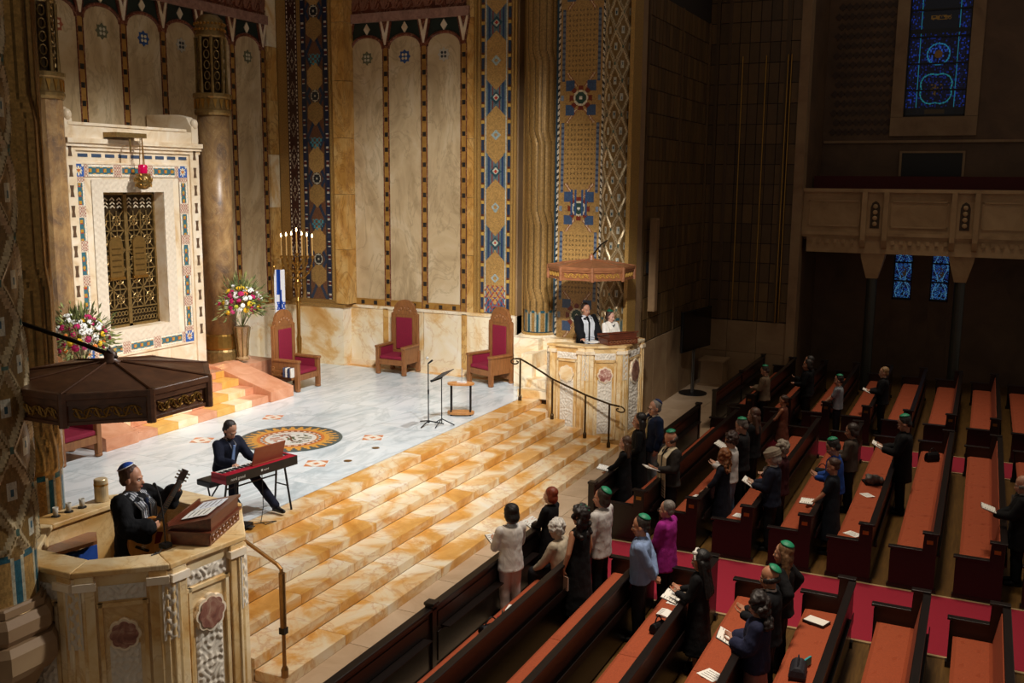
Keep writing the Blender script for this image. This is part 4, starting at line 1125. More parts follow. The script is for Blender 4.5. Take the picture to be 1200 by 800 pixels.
def canopy(cx, cy, zb, r_, label, m, carved):
    c = thing('pulpit_canopy', label, 'canopy', (cx, cy, zb), group='wooden sounding boards over the pulpits')
    n = 8; ph = PI/8
    P = lambda r, z: [(r*math.cos(ph+2*PI*i/n), r*math.sin(ph+2*PI*i/n), z) for i in range(n)]
    for i in range(n):
        j = (i+1) % n
        a0, a1 = P(r_*1.0, .3)[i], P(r_*1.0, .3)[j]; b0, b1 = P(.1, .43)[i], P(.1, .43)[j]
        g = .02
        MB().add([a0, a1, b1, b0, (a0[0], a0[1], a0[2]-.05), (a1[0], a1[1], a1[2]-.05), (b1[0], b1[1], b1[2]-.05), (b0[0], b0[1], b0[2]-.05)], [(0, 1, 2, 3), (7, 6, 5, 4), (0, 4, 5, 1), (1, 5, 6, 2), (2, 6, 7, 3), (3, 7, 4, 0)]).build('roof_panel', m, c)
        MB().tube([(a0[0], a0[1], a0[2]+.006), (b0[0], b0[1], b0[2]+.006)], .012, 5).build('roof_rib', m, c)
        # side board with moulded top and carved gilded band
        q0, q1 = P(r_*.97, 0)[i], P(r_*.97, 0)[j]
        A = Vector((q0[0], q0[1])); B = Vector((q1[0], q1[1])); L = (B-A).length; d = (B-A)/L; nv = Vector((d.y, -d.x)); M_ = (A+B)/2
        X = Matrix(((d.x, nv.x, 0, M_.x), (d.y, nv.y, 0, M_.y), (0, 0, 1, 0), (0, 0, 0, 1)))
        sb = MB(X).bb(-L/2, L/2, -.06, .0, 0, .27).build('side_board', m, c)
        MB(X).bb(-L/2, L/2, -.02, .045, .24, .31).build('cornice', m, c, bevel=.01)
        MB(X).bb(-L/2, L/2, -.02, .03, .19, .24).build('moulding', m, c)
        MB(X).bb(-L/2, L/2, -.01, .02, 0, .03).build('moulding', m, c)
        g = MB(X); kk = 7; w_ = (L-.16)/kk
        for k in range(kk):
            x = -L/2+.08+(k+.5)*w_
            g.tube([(x-w_/2, .008, .11+.045*(-1)**k), (x-w_*.2, .012, .11+.045*(-1)**k), (x+w_*.2, .012, .11-.045*(-1)**k), (x+w_/2, .008, .11-.045*(-1)**k)], .011, 5)
            g.tube([(x+.035*math.cos(t*PI/4), .01, .11+.035*math.sin(t*PI/4)) for t in range(8)], .008, 4)
        g.build('gilded_carving', carved, c)
        MB().cyl((q0[0]*1.01, q0[1]*1.01, -.02), (q0[0]*1.01, q0[1]*1.01, .31), .045, n=8).build('corner_post', m, c)
    MB().prism([(x, y) for x, y, z in P(r_*.95, 0)], .02, .05).build('soffit', m, c)
    MB().lathe([(.1, .41), (.12, .44), (.06, .47), (.07, .51), (.03, .55), (0, .6)], 12).build('finial', m, c, smooth=True)
    return c
GILT = plain('gilt_carving', '#9a7434', .4, .6, .2, 20)
c1 = canopy(-8.02, 7.19, 3.91, 1.03, 'dark octagonal wooden sounding board over the near pulpit', CANW, GILT)
iron = plain('wrought_iron', '#2a2019', .45, .7)
MB().tube([(0, 0, .5), (-.3, -.08, .6), (-1.22, -.36, .88)], .024, 8).build('hanger_arm', iron, c1)
MB().sph((0, 0, .5), .055, 10, 6).build('arm_knob', iron, c1); MB().tube([(.0, .0, .42), (.06, .02, .48), (.02, -.05, .56), (-.06, 0, .52), (-.02, .05, .45)], .022, 6).build('hanger_scroll', iron, c1)
MB().sph((-1.22, -.36, .88), .06, 8, 6).build('wall_boss', iron, c1)
c2 = canopy(-8.5, 22.15, 3.95, 1.05, 'brown octagonal wooden sounding board over the far pulpit', wood('canopy_wood_light', '#7a4a2c', '#9a6440', (3, 3, 6), .4, .1), plain('gilt_bright', '#c79a4a', .4, .5, .2, 20))
MB().tube([(0, 0, .5), (0, .6, .75), (0, 1.4, .9)], .022, 8).build('hanger_arm', iron, c2)

def lectern(loc, rz, label):
    l = thing('lectern', label, 'lectern', loc, rz, group='wooden lectern boxes on the pulpits')
    MB().bb(-.22, .22, -.42, .42, 0, .14).build('box', MAHOG, l, bevel=.01)
    MB().bb(-.24, .24, -.44, .44, .13, .155).build('ledge', MAHOG, l)
    MB().prism([(-.24, .17), (.24, .28), (.24, .31), (-.24, .20)], -.42, .42, 'Y').build('slope_board', MAHOG, l)
    MB().bb(-.255, -.235, -.42, .42, .17, .235).build('book_stop', MAHOG, l)
    MB().prism([(-.2, .155), (.22, .155), (.22, .27), (-.2, .175)], -.38, .38, 'Y').build('riser', MAHOG, l)
    g = MB()
    for k in range(8):
        y = -.33+k*.095
        g.tube([(.224, y+.035*math.cos(t*PI/4), .07+.035*math.sin(t*PI/4)) for t in range(8)], .008, 4)
    g.build('carved_band', OAK, l); return l
lectern((-7.5, 7.9, 2.36), R(20), 'carved mahogany lectern box with open sheets on the near pulpit rim')
lectern((-7.72, 22.0, 2.42), R(-38), 'dark carved lectern box on the far pulpit rim')

# ================================================================== THRONES
def throne(loc, rz, label):
    t = thing('throne_chair', label, 'chair', loc, rz, group='high-backed thrones')   # faces local -Y
    w2 = .47; H = 2.02
    # back with stepped arched crest
    pts = [(-w2+.03, .1), (w2-.03, .1), (w2-.03, 1.62), (w2-.1, 1.66), (w2-.1, 1.74)]
    pts += [((w2-.1)*math.cos(a)*.93, 1.74+.28*math.sin(a)) for a in [PI*k/10 for k in range(0, 11)]]+[(-w2+.1, 1.74), (-w2+.1, 1.66), (-w2+.03, 1.62)]
    MB().prism(pts, .33, .42, 'Y').build('back_panel', OAK, t, bevel=.012)
    MB().prism([(-.26, .62), (.26, .62), (.26, 1.52), (-.26, 1.52)], .295, .33, 'Y').build('back_cushion', CRIMSON, t, bevel=.02)
    for s in (-1, 1):
        MB().bb(s*.34-.06, s*.34+.06, .31, .335, .58, 1.6).build('back_stile', OAK, t)
    cr = MB().prism([(.33*math.cos(PI*k/12), 1.6+.26*math.sin(PI*k/12)) for k in range(13)], .315, .335, 'Y').build('crest', OAK, t)
    g = MB()
    for k in range(5): a = PI*(k+1)/6; g.sph((.22*math.cos(a), .31, 1.62+.16*math.sin(a)), (.045, .015, .045), 8, 5)
    g.build('crest_carving', OAK, cr)
    for s in (-1, 1):
        for y in (-.38, .36):
            lg = MB().bb(s*.42-.055, s*.42+.055, y-.055, y+.055, .06, .75 if y < 0 else .6).build('leg', OAK, t, bevel=.012)
            MB().lathe([(.05, 0), (.075, .02), (.075, .05), (.055, .07)], 10, (s*.42, y, 0)).build('foot', OAK, lg)
        MB().bb(s*.42-.07, s*.42+.07, -.46, .34, .74, .81).build('arm', OAK, t, bevel=.02)
        MB().bb(s*.42-.035, s*.42+.035, -.33, .33, .42, .74).build('arm_panel', OAK, t)
        MB().bb(s*.375-.012, s*.375+.012, -.32, .3, .5, .73).build('arm_pad', CRIMSON, t)
        MB().bb(s*.42-.03, s*.42+.03, -.33, .33, .3, .42).build('side_rail', OAK, t)
    MB().bb(-.37, .37, -.42, -.34, .28, .43).build('front_rail', OAK, t)
    MB().bb(-.37, .37, -.34, .34, .38, .43).build('seat_board', OAK, t)
    MB().bb(-.36, .36, -.41, .3, .43, .53).build('seat_cushion', CRIMSON, t, bevel=.03)
    return t
tA = throne((-15.78, 20.06, SZ), R(90), 'oak throne with crimson seat and book rack, beside the ark steps')
bx = MB().bb(-.5, -.47, -.3, .3, .32, .38).bb(-.57, -.55, -.3, .3, .4, .44).bb(-.57, -.55, -.3, .3, .5, .54).bb(-.57, -.47, -.32, -.3, .32, .56).bb(-.57, -.47, .3, .32, .32, .56)
bx.build('book_rack', OAK, tA)
throne((-14.55, 23.05, SZ), R(0), 'oak throne with crimson seat against the middle of the far wall')
throne((-11.62, 22.98, SZ), R(-20), 'oak throne with crimson seat beside the far pulpit steps')
throne((-15.5, 12.72, SZ), R(90), 'oak throne with crimson seat half hidden behind the near canopy')
cols = ['#3c4660', '#e4e0d6', '#2d3a5a', '#d8d4cc']
for k in range(4):
    b = MB().bb(-.02, .02, -.09, .09, 0, .24).build('book', plain('rackbook%d' % k, cols[k], .6), smooth=False, bevel=.004)
    # the rack hangs on the throne's near arm (local -X side faces -Y of the world here)
    pose(b, (-15.7+k*.075, 19.55, SZ+.385)); tag(b, '%s book standing in the rack of the throne by the ark steps' % ('first navy', 'first white', 'second navy', 'second white')[k], 'book', 'books in the throne rack')

# ================================================================== FLOWERS
FLW = [('#b50d5a', .05), ('#f2efe6', .05), ('#e8b921', .045), ('#f2efe6', .055), ('#d04a80', .045), ('#e07a2c', .04), ('#b8bf3a', .04)]
_fm = {}
def flowermesh(c, r_):
    if c in _fm: return _fm[c]
    m = MB(); m.sph((0, 0, 0), (r_*.8, r_*.8, r_*.7), 8, 5)
    for k in range(7):
        a = 2*PI*k/7
        m.sph((r_*.62*math.cos(a), r_*.62*math.sin(a), r_*.15), (r_*.5, r_*.5, r_*.35), 6, 4)
    o = m.build('flower', plain('petal'+c, c, .7, 0, .2, 40)); me = o.data; bpy.data.objects.remove(o); _fm[c] = me; return me
LEAF = plain('foliage', '#5f6838', .7, 0, .35, 20); LEAF2 = plain('foliage_pale', '#959a5c', .7, 0, .3, 20)
def bouquet(loc, label, seed, zc, rx):
    rg = random.Random(seed); t = thing('flower_vase', label, 'flowers', loc, group='flower arrangements by the ark')
    MB().lathe([(.16, 0), (.17, .04), (.12, .1), (.14, .5), (.19, .82), (.2, .86), (.15, .86)], 8).build('vase', BROWNM if seed == 1 else plain('vase_stone', '#a08a64', .5), t)
    m = MB()
    for k in range(8): a = 2*PI*k/8; m.tube([(.13*math.cos(a), .13*math.sin(a), .1), (.16*math.cos(a), .16*math.sin(a), .5), (.21*math.cos(a), .21*math.sin(a), .84)], .014, 5)
    m.build('vase_ribs', BRONZE, t)
    fo = MB(); fo2 = MB()
    for k in range(700):
        th = rg.uniform(0, 2*PI); ph_ = rg.uniform(-.5, 1.45); L = rx*rg.uniform(.7, 1.15)*(1.3 if rg.random() < .3 else 1)
        d = Vector((math.cos(th)*math.cos(ph_), math.sin(th)*math.cos(ph_), math.sin(ph_))); p = Vector((0, 0, zc))+d*L*rg.uniform(.55, 1)
        e = p+d*rg.uniform(.1, .24)+Vector((0, 0, rg.uniform(-.05, .05))); s_ = d.cross(Vector((rg.uniform(-1, 1), rg.uniform(-1, 1), rg.uniform(-1, 1)))).normalized()*rg.uniform(.012, .03)
        n2 = d.cross(s_).normalized()*.008; mid = (p+e)/2
        (fo if k % 3 else fo2).add([p, mid+s_+n2, e, mid-s_+n2, mid-n2], [(0, 1, 2), (0, 2, 3), (0, 4, 1), (1, 4, 2), (2, 4, 3), (3, 4, 0)])
    for k in range(26):
        th = rg.uniform(0, 2*PI); ph_ = rg.uniform(0, 1.4); d = Vector((math.cos(th)*math.cos(ph_), math.sin(th)*math.cos(ph_), math.sin(ph_)))
        fo.cyl((0, 0, .8), Vector((0, 0, zc))+d*rx*1.15, .006, .004, 4)
    a = fo.build('foliage', LEAF, t); a['kind'] = 'stuff'; a = fo2.build('foliage_sprays', LEAF2, t); a['kind'] = 'stuff'
    for k in range(92):
        th = 2*PI*k*.618; ph_ = -.35+1.55*((k*.37) % 1); c, r_ = FLW[rg.choice((0, 1, 2, 3, 1, 4, 5, 3, 0, 6, 1, 3, 1, 2, 0))]
        d = Vector((math.cos(th)*math.cos(ph_), math.sin(th)*math.cos(ph_), math.sin(ph_)))
        o = bpy.data.objects.new('flower', flowermesh(c, r_)); col.objects.link(o); o.parent = t
        o.location = Vector((0, 0, zc))+d*rx*rg.uniform(.72, .95); o.rotation_euler = d.to_track_quat('Z', 'Y').to_euler(); q = rg.uniform(1.0, 1.6); o.scale = (q, q, q)
bouquet((-16.95, 19.42, PZ+.08), 'tall vase of pink, white and yellow flowers right of the ark', 1, 1.42, .56)
bouquet((-16.72, 14.25, PZ), 'tall vase of pink, white and yellow flowers left of the ark', 2, 1.34, .60)

# ================================================================== MENORAH AND FLAG
mn = thing('menorah', 'tall brass seven-branched menorah with lit candles behind a throne', 'menorah', (-17.2, 22.05, SZ), R(20))
MB().lathe([(.3, 0), (.3, .08), (.2, .14), (.1, .3), (.06, .5), (.08, .9), (.05, 1.0), (.06, 1.9), (.1, 1.95), (.05, 2.0), (.07, 2.3), (.13, 2.4), (.06, 2.5), (.05, 3.2)], 14).build('stem', BRASS, mn, smooth=True)
for i, dx in enumerate((.16, .3, .44)):
    for s in (-1, 1):
        br = MB().tube([(s*dx*math.sin(t), 0, 3.18-dx*1.35*(math.cos(t))*1.0) for t in [k*PI/2/8 for k in range(9)]], .022, 6).build('branch', BRASS, mn)
        g = MB()
        for k in (2, 4, 6): t = k*PI/16; g.sph((s*dx*math.sin(t), 0, 3.18-dx*1.35*math.cos(t)), .042, 8, 5)
        g.build('branch_knops', BRASS, br)
for k in range(5):
    MB().lathe([(.09-.01*k, 0), (.11-.01*k, .03), (.06, .06)], 10, (0, 0, 2.45+k*.14)).build('stem_knop', BRASS, mn)
FLM = plain('candle_flame', '#ffd9a0', .5, 0, 0, emit=14); WAX = plain('candle_wax', '#dcae68', .5, 0, .05)
for i in range(7):
    x = (i-3)*.147; h = .5+.0*abs(i-3); z0_ = 3.2+(.07 if i == 3 else 0)
    MB().lathe([(.03, -.05), (.055, 0), (.055, .03), (.03, .035)], 10, (x, 0, z0_)).build('candle_cup', BRASS, mn)
    cd = MB().cyl((x, 0, z0_+.03), (x, 0, z0_+.60-.03*abs(i-3)), .022, .018, 8).build('candle', WAX, mn)
    zt_ = z0_+.62-.03*abs(i-3)
    MB().lathe([(.004, 0), (.02, .03), (.022, .05), (.012, .09), (0, .12)], 8, (x, 0, zt_)).build('flame', FLM, cd, smooth=True)
fg = thing('draped_flag', 'white flag with blue stripes and star draped on its pole beside a throne', 'flag', (-17.32, 21.2, SZ), R(25))
MB().cyl((0, 0, 0), (0, 0, 2.95), .018, n=8).build('pole', BRASS, fg); MB().lathe([(.15, 0), (.16, .03), (.05, .06), (.03, .12)], 14).build('pole_base', BRASS, fg); MB().sph((0, 0, 2.98), .04, 8, 6).build('pole_finial', BRASS, fg)
def flagcol(u, v):
    c = np.empty((len(u), 3)); c[:] = lin('#e8e8ea'); B = '#1f4aa8'
    c[(v < .42) | ((u > .12) & (u < .2) & (v < 1.1)) | ((v > .95) & (u > .05) & (u < .17))] = lin(B)
    x = (u-.17)*1.0; y = (v-.66)*.62
    for s in (1, -1):
        d = np.maximum(-s*y-.05, np.maximum(s*y*.5+np.abs(x)*.866-.05, -1)); c[np.abs(d-.012) < .014] = lin(B)
    return c
tess('cloth', (.0, 0, 1.25), (1, 0, 0), (0, 0, 1), .27, 1.65, 26, 60, flagcol, tessmat('flag_cloth', .8, 0, .2, grain=.05), fg, hf=lambda u, v: .05*np.sin(u*34+v*1.5)*(1-.5*v/1.65)-.12*u*v, world=False, smooth=True)
fg.children[-1].modifiers.new('thick', 'SOLIDIFY').thickness = .006

# ================================================================== PLATFORM EQUIPMENT
ms = thing('microphone_stand', 'thin black microphone stand standing alone near the top step', 'microphone stand', (-10.74, 18.22, SZ), R(15))
MB().cyl((0, 0, .06), (0, 0, 1.38), .013, n=8).build('pole', BLACK, ms); MB().cyl((0, 0, .7), (0, 0, .8), .02, n=8).build('clutch', BLACK, ms)
for k in range(3):
    a = 2*PI*k/3+.3; MB().cyl((0, 0, .1), (.34*math.cos(a), .34*math.sin(a), .02), .014, n=6).build('leg', BLACK, ms)
MB().sph((0, 0, .08), .035, 8, 6).build('hub', BLACK, ms)
mc = MB().cyl((0, 0, 1.38), (.1, -.02, 1.46), .018, .022, 10).build('microphone', BLACK, ms); MB().sph((-.02, 0, 1.5), .035, 10, 6).build('windscreen', plain('mic_grille', '#c9c6bf', .4, .4), mc)
mu = thing('music_stand', 'black tripod music stand with tilted desk beside the side table', 'music stand', (-10.45, 18.3, SZ), R(-90))
MB().cyl((0, 0, .05), (0, 0, 1.05), .012, n=8).build('pole', BLACK, mu)
for k in range(3):
    a = 2*PI*k/3; MB().tube([(0, 0, .16), (.14*math.cos(a), .14*math.sin(a), .09), (.28*math.cos(a), .28*math.sin(a), .015)], .012, 6).build('leg', BLACK, mu)
MB().box((0, .02, 1.14), (.5, .012, .36), 0, R(-55)).build('desk', BLACK, mu); MB().box((0, -.13, 1.03), (.5, .05, .012), 0, R(-55)).build('desk_lip', BLACK, mu)
tb = thing('side_table', 'small oval two-tier wooden table on black legs near the top step', 'table', (-10.57, 19.4, SZ), R(25))
ov = [(.24*math.cos(2*PI*k/24)+(.07 if math.cos(2*PI*k/24) > 0 else -.07), .17*math.sin(2*PI*k/24)) for k in range(24)]
LW = wood('light_oak', '#b9793f', '#cf9355', (8, 2, 2), .4, .1)
MB().prism(ov, .71, .76).build('table_top', LW, tb, bevel=.008); MB().prism(ov, .03, .09).build('lower_shelf', LW, tb, bevel=.008)
for x, y in ((-.22, -.1), (.22, -.1), (-.22, .1), (.22, .1)): MB().cyl((x, y, 0), (x, y, .72), .02, n=8).build('leg', BLACK, tb)
dm = thing('desk_microphone', 'small white base with a thin upright stem on the side table', 'microphone', (-10.55, 19.4, SZ+.76), R(10))
MB().prism([(-.1, -.05), (.1, -.05), (.12, .02), (0, .07), (-.12, .02)], 0, .03).build('base', plain('white_plastic', '#e4e4e2', .4), dm); MB().tube([(0, 0, .03), (.0, 0, .2), (.01, 0, .34)], .008, 6).build('stem', plain('pale_metal', '#b9bccb', .3, .5), dm)

# keyboard on its stand: local x runs along the keys, +y is the player's side
KB = (-10.12, 11.82, SZ)
KR = R(81)
kb = thing('stage_keyboard', 'red stage keyboard with white keys on a black stand', 'keyboard', KB, KR)
RED = plain('keyboard_red', '#b3122f', .35, 0, .06); zk = .78
MB().bb(-.72, .72, -.15, .2, zk, zk+.03).build('base_plate', RED, kb)
MB().bb(-.72, .72, -.15, .0, zk+.03, zk+.088).build('control_panel', RED, kb, bevel=.008)
MB().bb(-.72, .72, -.158, -.15, zk-.06, zk+.085).build('rear_panel', plain('keyboard_back', '#2b241f', .5), kb)
for s in (-1, 1): MB().bb(s*.70-.02, s*.70+.02, -.15, .2, zk-.06, zk+.088).build('end_cheek', RED, kb)
for k in range(52):
    MB().bb(-.67+k*.02577+.0006, -.67+(k+1)*.02577-.0006, .0, .185, zk+.03, zk+.078).build('white_key', plain('key_white', '#f2f0ea', .25, 0, 0), kb)
for k in range(51):
    if (k % 7) in (2, 6): continue
    x = -.67+(k+1)*.02577; MB().bb(x-.006, x+.006, .0, .11, zk+.078, zk+.09).build('black_key', plain('key_black', '#111112', .3, 0, 0), kb)
# writing on the back
def text3d(body, size, mat, parent, mtx, name='lettering'):
    cu = bpy.data.curves.new(name, 'FONT'); cu.body = body; cu.size = size; cu.align_x = 'CENTER'; cu.align_y = 'CENTER'; cu.extrude = .0008
    o = bpy.data.objects.new(name, cu); col.objects.link(o)
    dg = bpy.context.evaluated_depsgraph_get(); me = bpy.data.meshes.new_from_object(o.evaluated_get(dg)); bpy.data.objects.remove(o)
    me.materials.clear(); me.materials.append(mat); q = bpy.data.objects.new(name, me); col.objects.link(q); q.parent = parent; q.matrix_local = mtx; return q
WT = plain('white_print', '#dcdcd8', .5, 0, 0)
bk = Matrix(((1, 0, 0, 0), (0, 0, -1, -.1595), (0, 1, 0, zk+.035), (0, 0, 0, 1)))
text3d('nord grand', .062, WT, kb, Matrix.Translation((-.50, 0, -.03)) @ bk); text3d('nord', .05, WT, kb, Matrix.Translation((.06, 0, -.02)) @ bk)
MB().bb(-.045, -.012, -.1605, -.159, zk, zk+.034).build('logo_square', WT, kb)
sd = thing('keyboard_stand', 'black metal four-legged stand under the red keyboard', 'stand', KB, KR)
for x in (-.5, .5):
    for y in (-.12, .14): MB().tube([(x, y*.7, zk-.03), (x*1.08, y*1.5, 0)], .017, 8).build('leg', BLACK, sd)
    MB().cyl((x*1.05, -.14, .4), (x*1.05, .17, .4), .012, n=6).build('brace', BLACK, sd); MB().bb(x-.02, x+.02, -.15, .19, zk-.035, zk-.005).build('arm', BLACK, sd)
MB().cyl((-.52, .12, .55), (.52, .12, .55), .014, n=6).build('crossbar', BLACK, sd)
mr = thing('music_folder', 'orange-brown score folder propped upright on the red keyboard', 'folder', Vector(KB)+Matrix.Rotation(KR, 3, 'Z') @ Vector((.16, -.06, zk+.09)), KR)
MB().box((0, -.05, .15), (.62, .014, .32), 0, R(18)).build('board', plain('folder_brown', '#9c5238', .5), mr); MB().box((0, -.032, .15), (.56, .006, .28), 0, R(18)).build('sheets', plain('score_paper', '#e7e2d6', .7), mr); MB().box((0, .02, .008), (.62, .1, .012)).build('ledge', plain('folder_brown', '#9c5238', .5), mr)
tbm = thing('tablet', 'small dark tablet leaning on the score folder at the keyboard', 'tablet', Vector(KB)+Matrix.Rotation(KR, 3, 'Z') @ Vector((.2, .0, zk+.095)), KR)
MB().box((0, 0, .09), (.26, .01, .18), 0, R(24)).build('body', plain('tablet_grey', '#3a3a3c', .4), tbm); MB().box((0, .007, .09), (.23, .004, .15), 0, R(24)).build('screen', plain('tablet_screen', '#8d8468', .3), tbm)
bn = thing('piano_bench', 'black padded piano bench under the pianist', 'bench', (-10.88, 11.85, SZ), KR)
MB().bb(-.36, .36, -.17, .17, .46, .56).build('cushion', plain('black_leather', '#1a1a1d', .45), bn, bevel=.02)
for s in (-1, 1):
    MB().cyl((s*.28, -.14, 0), (s*.18, .14, .46), .014, n=6).build('leg', BLACK, bn); MB().cyl((s*.28, .14, 0), (s*.18, -.14, .46), .014, n=6).build('leg', BLACK, bn)
pd = thing('sustain_pedal_box', 'black foot pedal box with cables below the keyboard', 'pedal', (-9.95, 11.28, SZ), R(100))
MB().bb(-.14, .14, -.09, .09, 0, .07).build('box', BLACK, pd, bevel=.008); MB().bb(-.05, .05, -.17, -.09, .03, .045).build('foot_plate', plain('pedal_metal', '#6b6b6e', .3, .8), pd)
cbm = MB().tube([(-9.9, 11.4, SZ+.03), (-9.85, 11.6, SZ+.012), (-9.7, 11.75, SZ+.012), (-9.75, 11.55, SZ+.012), (-9.88, 11.6, SZ+.012), (-9.95, 11.75, SZ+.2), (-10.0, 11.8, SZ+.76)], .007, 6)
cb = cbm.build('cable', plain('cable_black', '#141414', .6, 0, 0)); tag(cb, 'thin black cable running down from the keyboard to the pedal box', 'cable')

# ================================================================== RAILINGS
def rail(name_lab, pts, bases, scroll):
    r = thing('stair_railing', name_lab, 'railing', (pts[0][0], pts[0][1], bases[0][2]), group='wrought iron stair rails')
    MB().tube(pts, .024, 8).build('handrail', BRONZE_RAIL, r, world=True)
    for b, t in bases_top(pts, bases):
        pm = MB().cyl(b, t, .024, n=8).build('post', BRONZE_RAIL, r, world=True)
        MB().lathe([(.045, 0), (.045, .1), (.03, .14)], 8, b).build('post_shoe', BRONZE_RAIL, pm, world=False) if False else MB().lathe([(.045, 0), (.045, .1), (.03, .14)], 8, b).build('post_shoe', BRONZE_RAIL, r, world=True)
    for e, d, s in scroll:
        MB().tube([(e[0]+d[0]*(.02+.1*math.sin(t))*1.0, e[1]+d[1]*(.1*math.sin(t)), e[2]-.08+.08*math.cos(t)*(1-t/9)) for t in [k*.45 for k in range(14)]], .018, 6).build('scroll', BRONZE_RAIL, r, world=True)
    return r
BRONZE_RAIL = plain('rail_iron', '#4a3820', .4, .75, .2, 15)
def bases_top(pts, bases):
    out = []
    for b in bases:
        t = min(pts, key=lambda p: (p[0]-b[0])**2+(p[1]-b[1])**2); out.append((b, t))
    return out
rail('iron handrail with scrolled ends beside the far pulpit', [(-10.15, 21.42, 1.93), (-10.02, 21.42, 1.94), (-9.6, 21.25, 1.82), (-9.03, 21.13, 1.58), (-8.1, 20.92, 1.33), (-7.5, 20.9, 1.18), (-7.25, 20.9, 1.15)],
     [(-10.02, 21.42, SZ), (-9.03, 21.13, .6), (-8.1, 20.92, .3), (-7.5, 20.9, .15)], [((-10.15, 21.42, 1.93), (-1, 0), 1), ((-7.25, 20.9, 1.15), (1, 0), 1)])
BR2 = plain('rail_brass', '#8f6b40', .35, .8, .2, 15)
_old = BRONZE_RAIL; BRONZE_RAIL = BR2
nr = rail('brown metal handrail descending beside the near pulpit', [(-9.6, 9.02, 2.02), (-8.6, 9.02, 2.0), (-7.94, 9.0, 1.82), (-7.44, 9.0, 1.6), (-7.38, 9.0, 1.55), (-7.37, 9.0, 1.45)], [(-7.37, 9.0, .15), (-8.6, 9.02, .45)], [])
MB().bb(-7.41, -7.33, 8.96, 9.04, .72, .8).build('collar', BLACK, nr, world=True); MB().cyl((-7.37, 9.0, .8), (-7.37, 9.0, 1.5), .04, n=8).build('post_sleeve', BR2, nr, world=True)

# ================================================================== NAVE EQUIPMENT
tv = thing('television', 'large black flat screen on a pole stand against the dark wall', 'television', (-7.52, 28.35, 0), R(80))
MB().bb(-.98, .98, -.04, .03, 1.35, 2.55).build('housing', plain('tv_black', '#08080a', .35, 0, 0), tv, bevel=.01); MB().bb(-.95, .95, -.046, -.04, 1.38, 2.52).build('screen', plain('tv_screen', '#050506', .15, 0, 0), tv)
MB().cyl((-.05, .05, .04), (-.05, .05, 1.9), .03, n=8).build('pole', plain('tv_pole', '#55504a', .35, .7), tv); MB().cyl((.05, .05, .04), (.05, .05, 1.9), .03, n=8).build('pole', plain('tv_pole', '#55504a', .35, .7), tv)
MB().lathe([(.42, 0), (.42, .03), (.38, .045)], 24, (0, .03, 0)).build('base', BLACK, tv)
pb_ = thing('stone_pedestal', 'low stone block in the dark corner beside the television', 'block', (-7.35, 30.05, 0))
MB().bb(-.35, .35, -.35, .35, .06, .78).build('body', STONE, pb_, bevel=.015); MB().bb(-.4, .4, -.4, .4, 0, .07).build('plinth', STONE, pb_); MB().bb(-.4, .4, -.4, .4, .76, .82).build('top_slab', STONE, pb_)
sk = thing('column_speaker', 'slim tan column loudspeaker fixed high on the dark wall', 'speaker', (XE+.12, 25.0, 2.85))
MB().bb(0, .18, -.13, .13, 0, 2.45).build('cabinet', plain('speaker_tan', '#8a6b48', .6), sk, bevel=.01); MB().bb(.18, .19, -.1, .1, .05, 2.4).build('grille', plain('grille_tan', '#7a5d3d', .8), sk); MB().bb(-.09, .0, -.08, .08, 1.0, 1.3).build('bracket', BLACK, sk)
# ================================================================== PEOPLE
def remesh(o, vox, smooth=4, disp=0, dscale=.12):
    m = o.modifiers.new('remesh', 'REMESH'); m.mode = 'VOXEL'; m.voxel_size = vox; m.adaptivity = vox*.35; m.use_smooth_shade = True
    if disp:
        key = 'folds%.2f' % dscale
        tx = bpy.data.textures.get(key) or bpy.data.textures.new(key, 'CLOUDS'); tx.noise_scale = dscale; tx.noise_depth = 2
        d = o.modifiers.new('folds', 'DISPLACE'); d.texture = tx; d.strength = disp; d.mid_level = .5; d.texture_coords = 'GLOBAL'
    s = o.modifiers.new('smooth', 'SMOOTH'); s.iterations = smooth; s.factor = .5
    return o
def skinmat(tone):
    k = 'skin'+tone
    if k in _M: return _M[k]
    m = plain(k, tone, .5, 0, .06, 14); m.node_tree.nodes['Principled BSDF'].inputs['Subsurface Weight'].default_value = .08
    m.node_tree.nodes['Principled BSDF'].inputs['Subsurface Radius'].default_value = (.02, .008, .004); return m
def cloth(c, rough=.85):
    k = 'cloth%s%.2f' % (c, rough)
    if k in _M: return _M[k]
    m, nt, b = newmat(k); cc = lin(c); vec = coords(nt, (1, 1, .35))
    f = noise(nt, vec, 9, 4, .6, .8)
    nt.links.new(ramp(nt, f, [(.3, tuple(x*.85 for x in cc)), (.7, tuple(min(1, x*1.12) for x in cc))]), b.inputs['Base Color'])
    b.inputs['Roughness'].default_value = rough; b.inputs['Specular IOR Level'].default_value = .25
    bump(nt, b, f, .5, .03); _M[k] = m; return m
def hairmat(c):
    k = 'hair'+c
    if k in _M: return _M[k]
    m, nt, b = newmat(k); cc = lin(c); f = noise(nt, coords(nt, (1, 1, .25)), 55, 3, .6, .5)
    nt.links.new(ramp(nt, f, [(.3, tuple(x*.6 for x in cc)), (.7, tuple(min(1, x*1.35) for x in cc))]), b.inputs['Base Color'])
    b.inputs['Roughness'].default_value = .5; bump(nt, b, f, .8, .01); _M[k] = m; return m

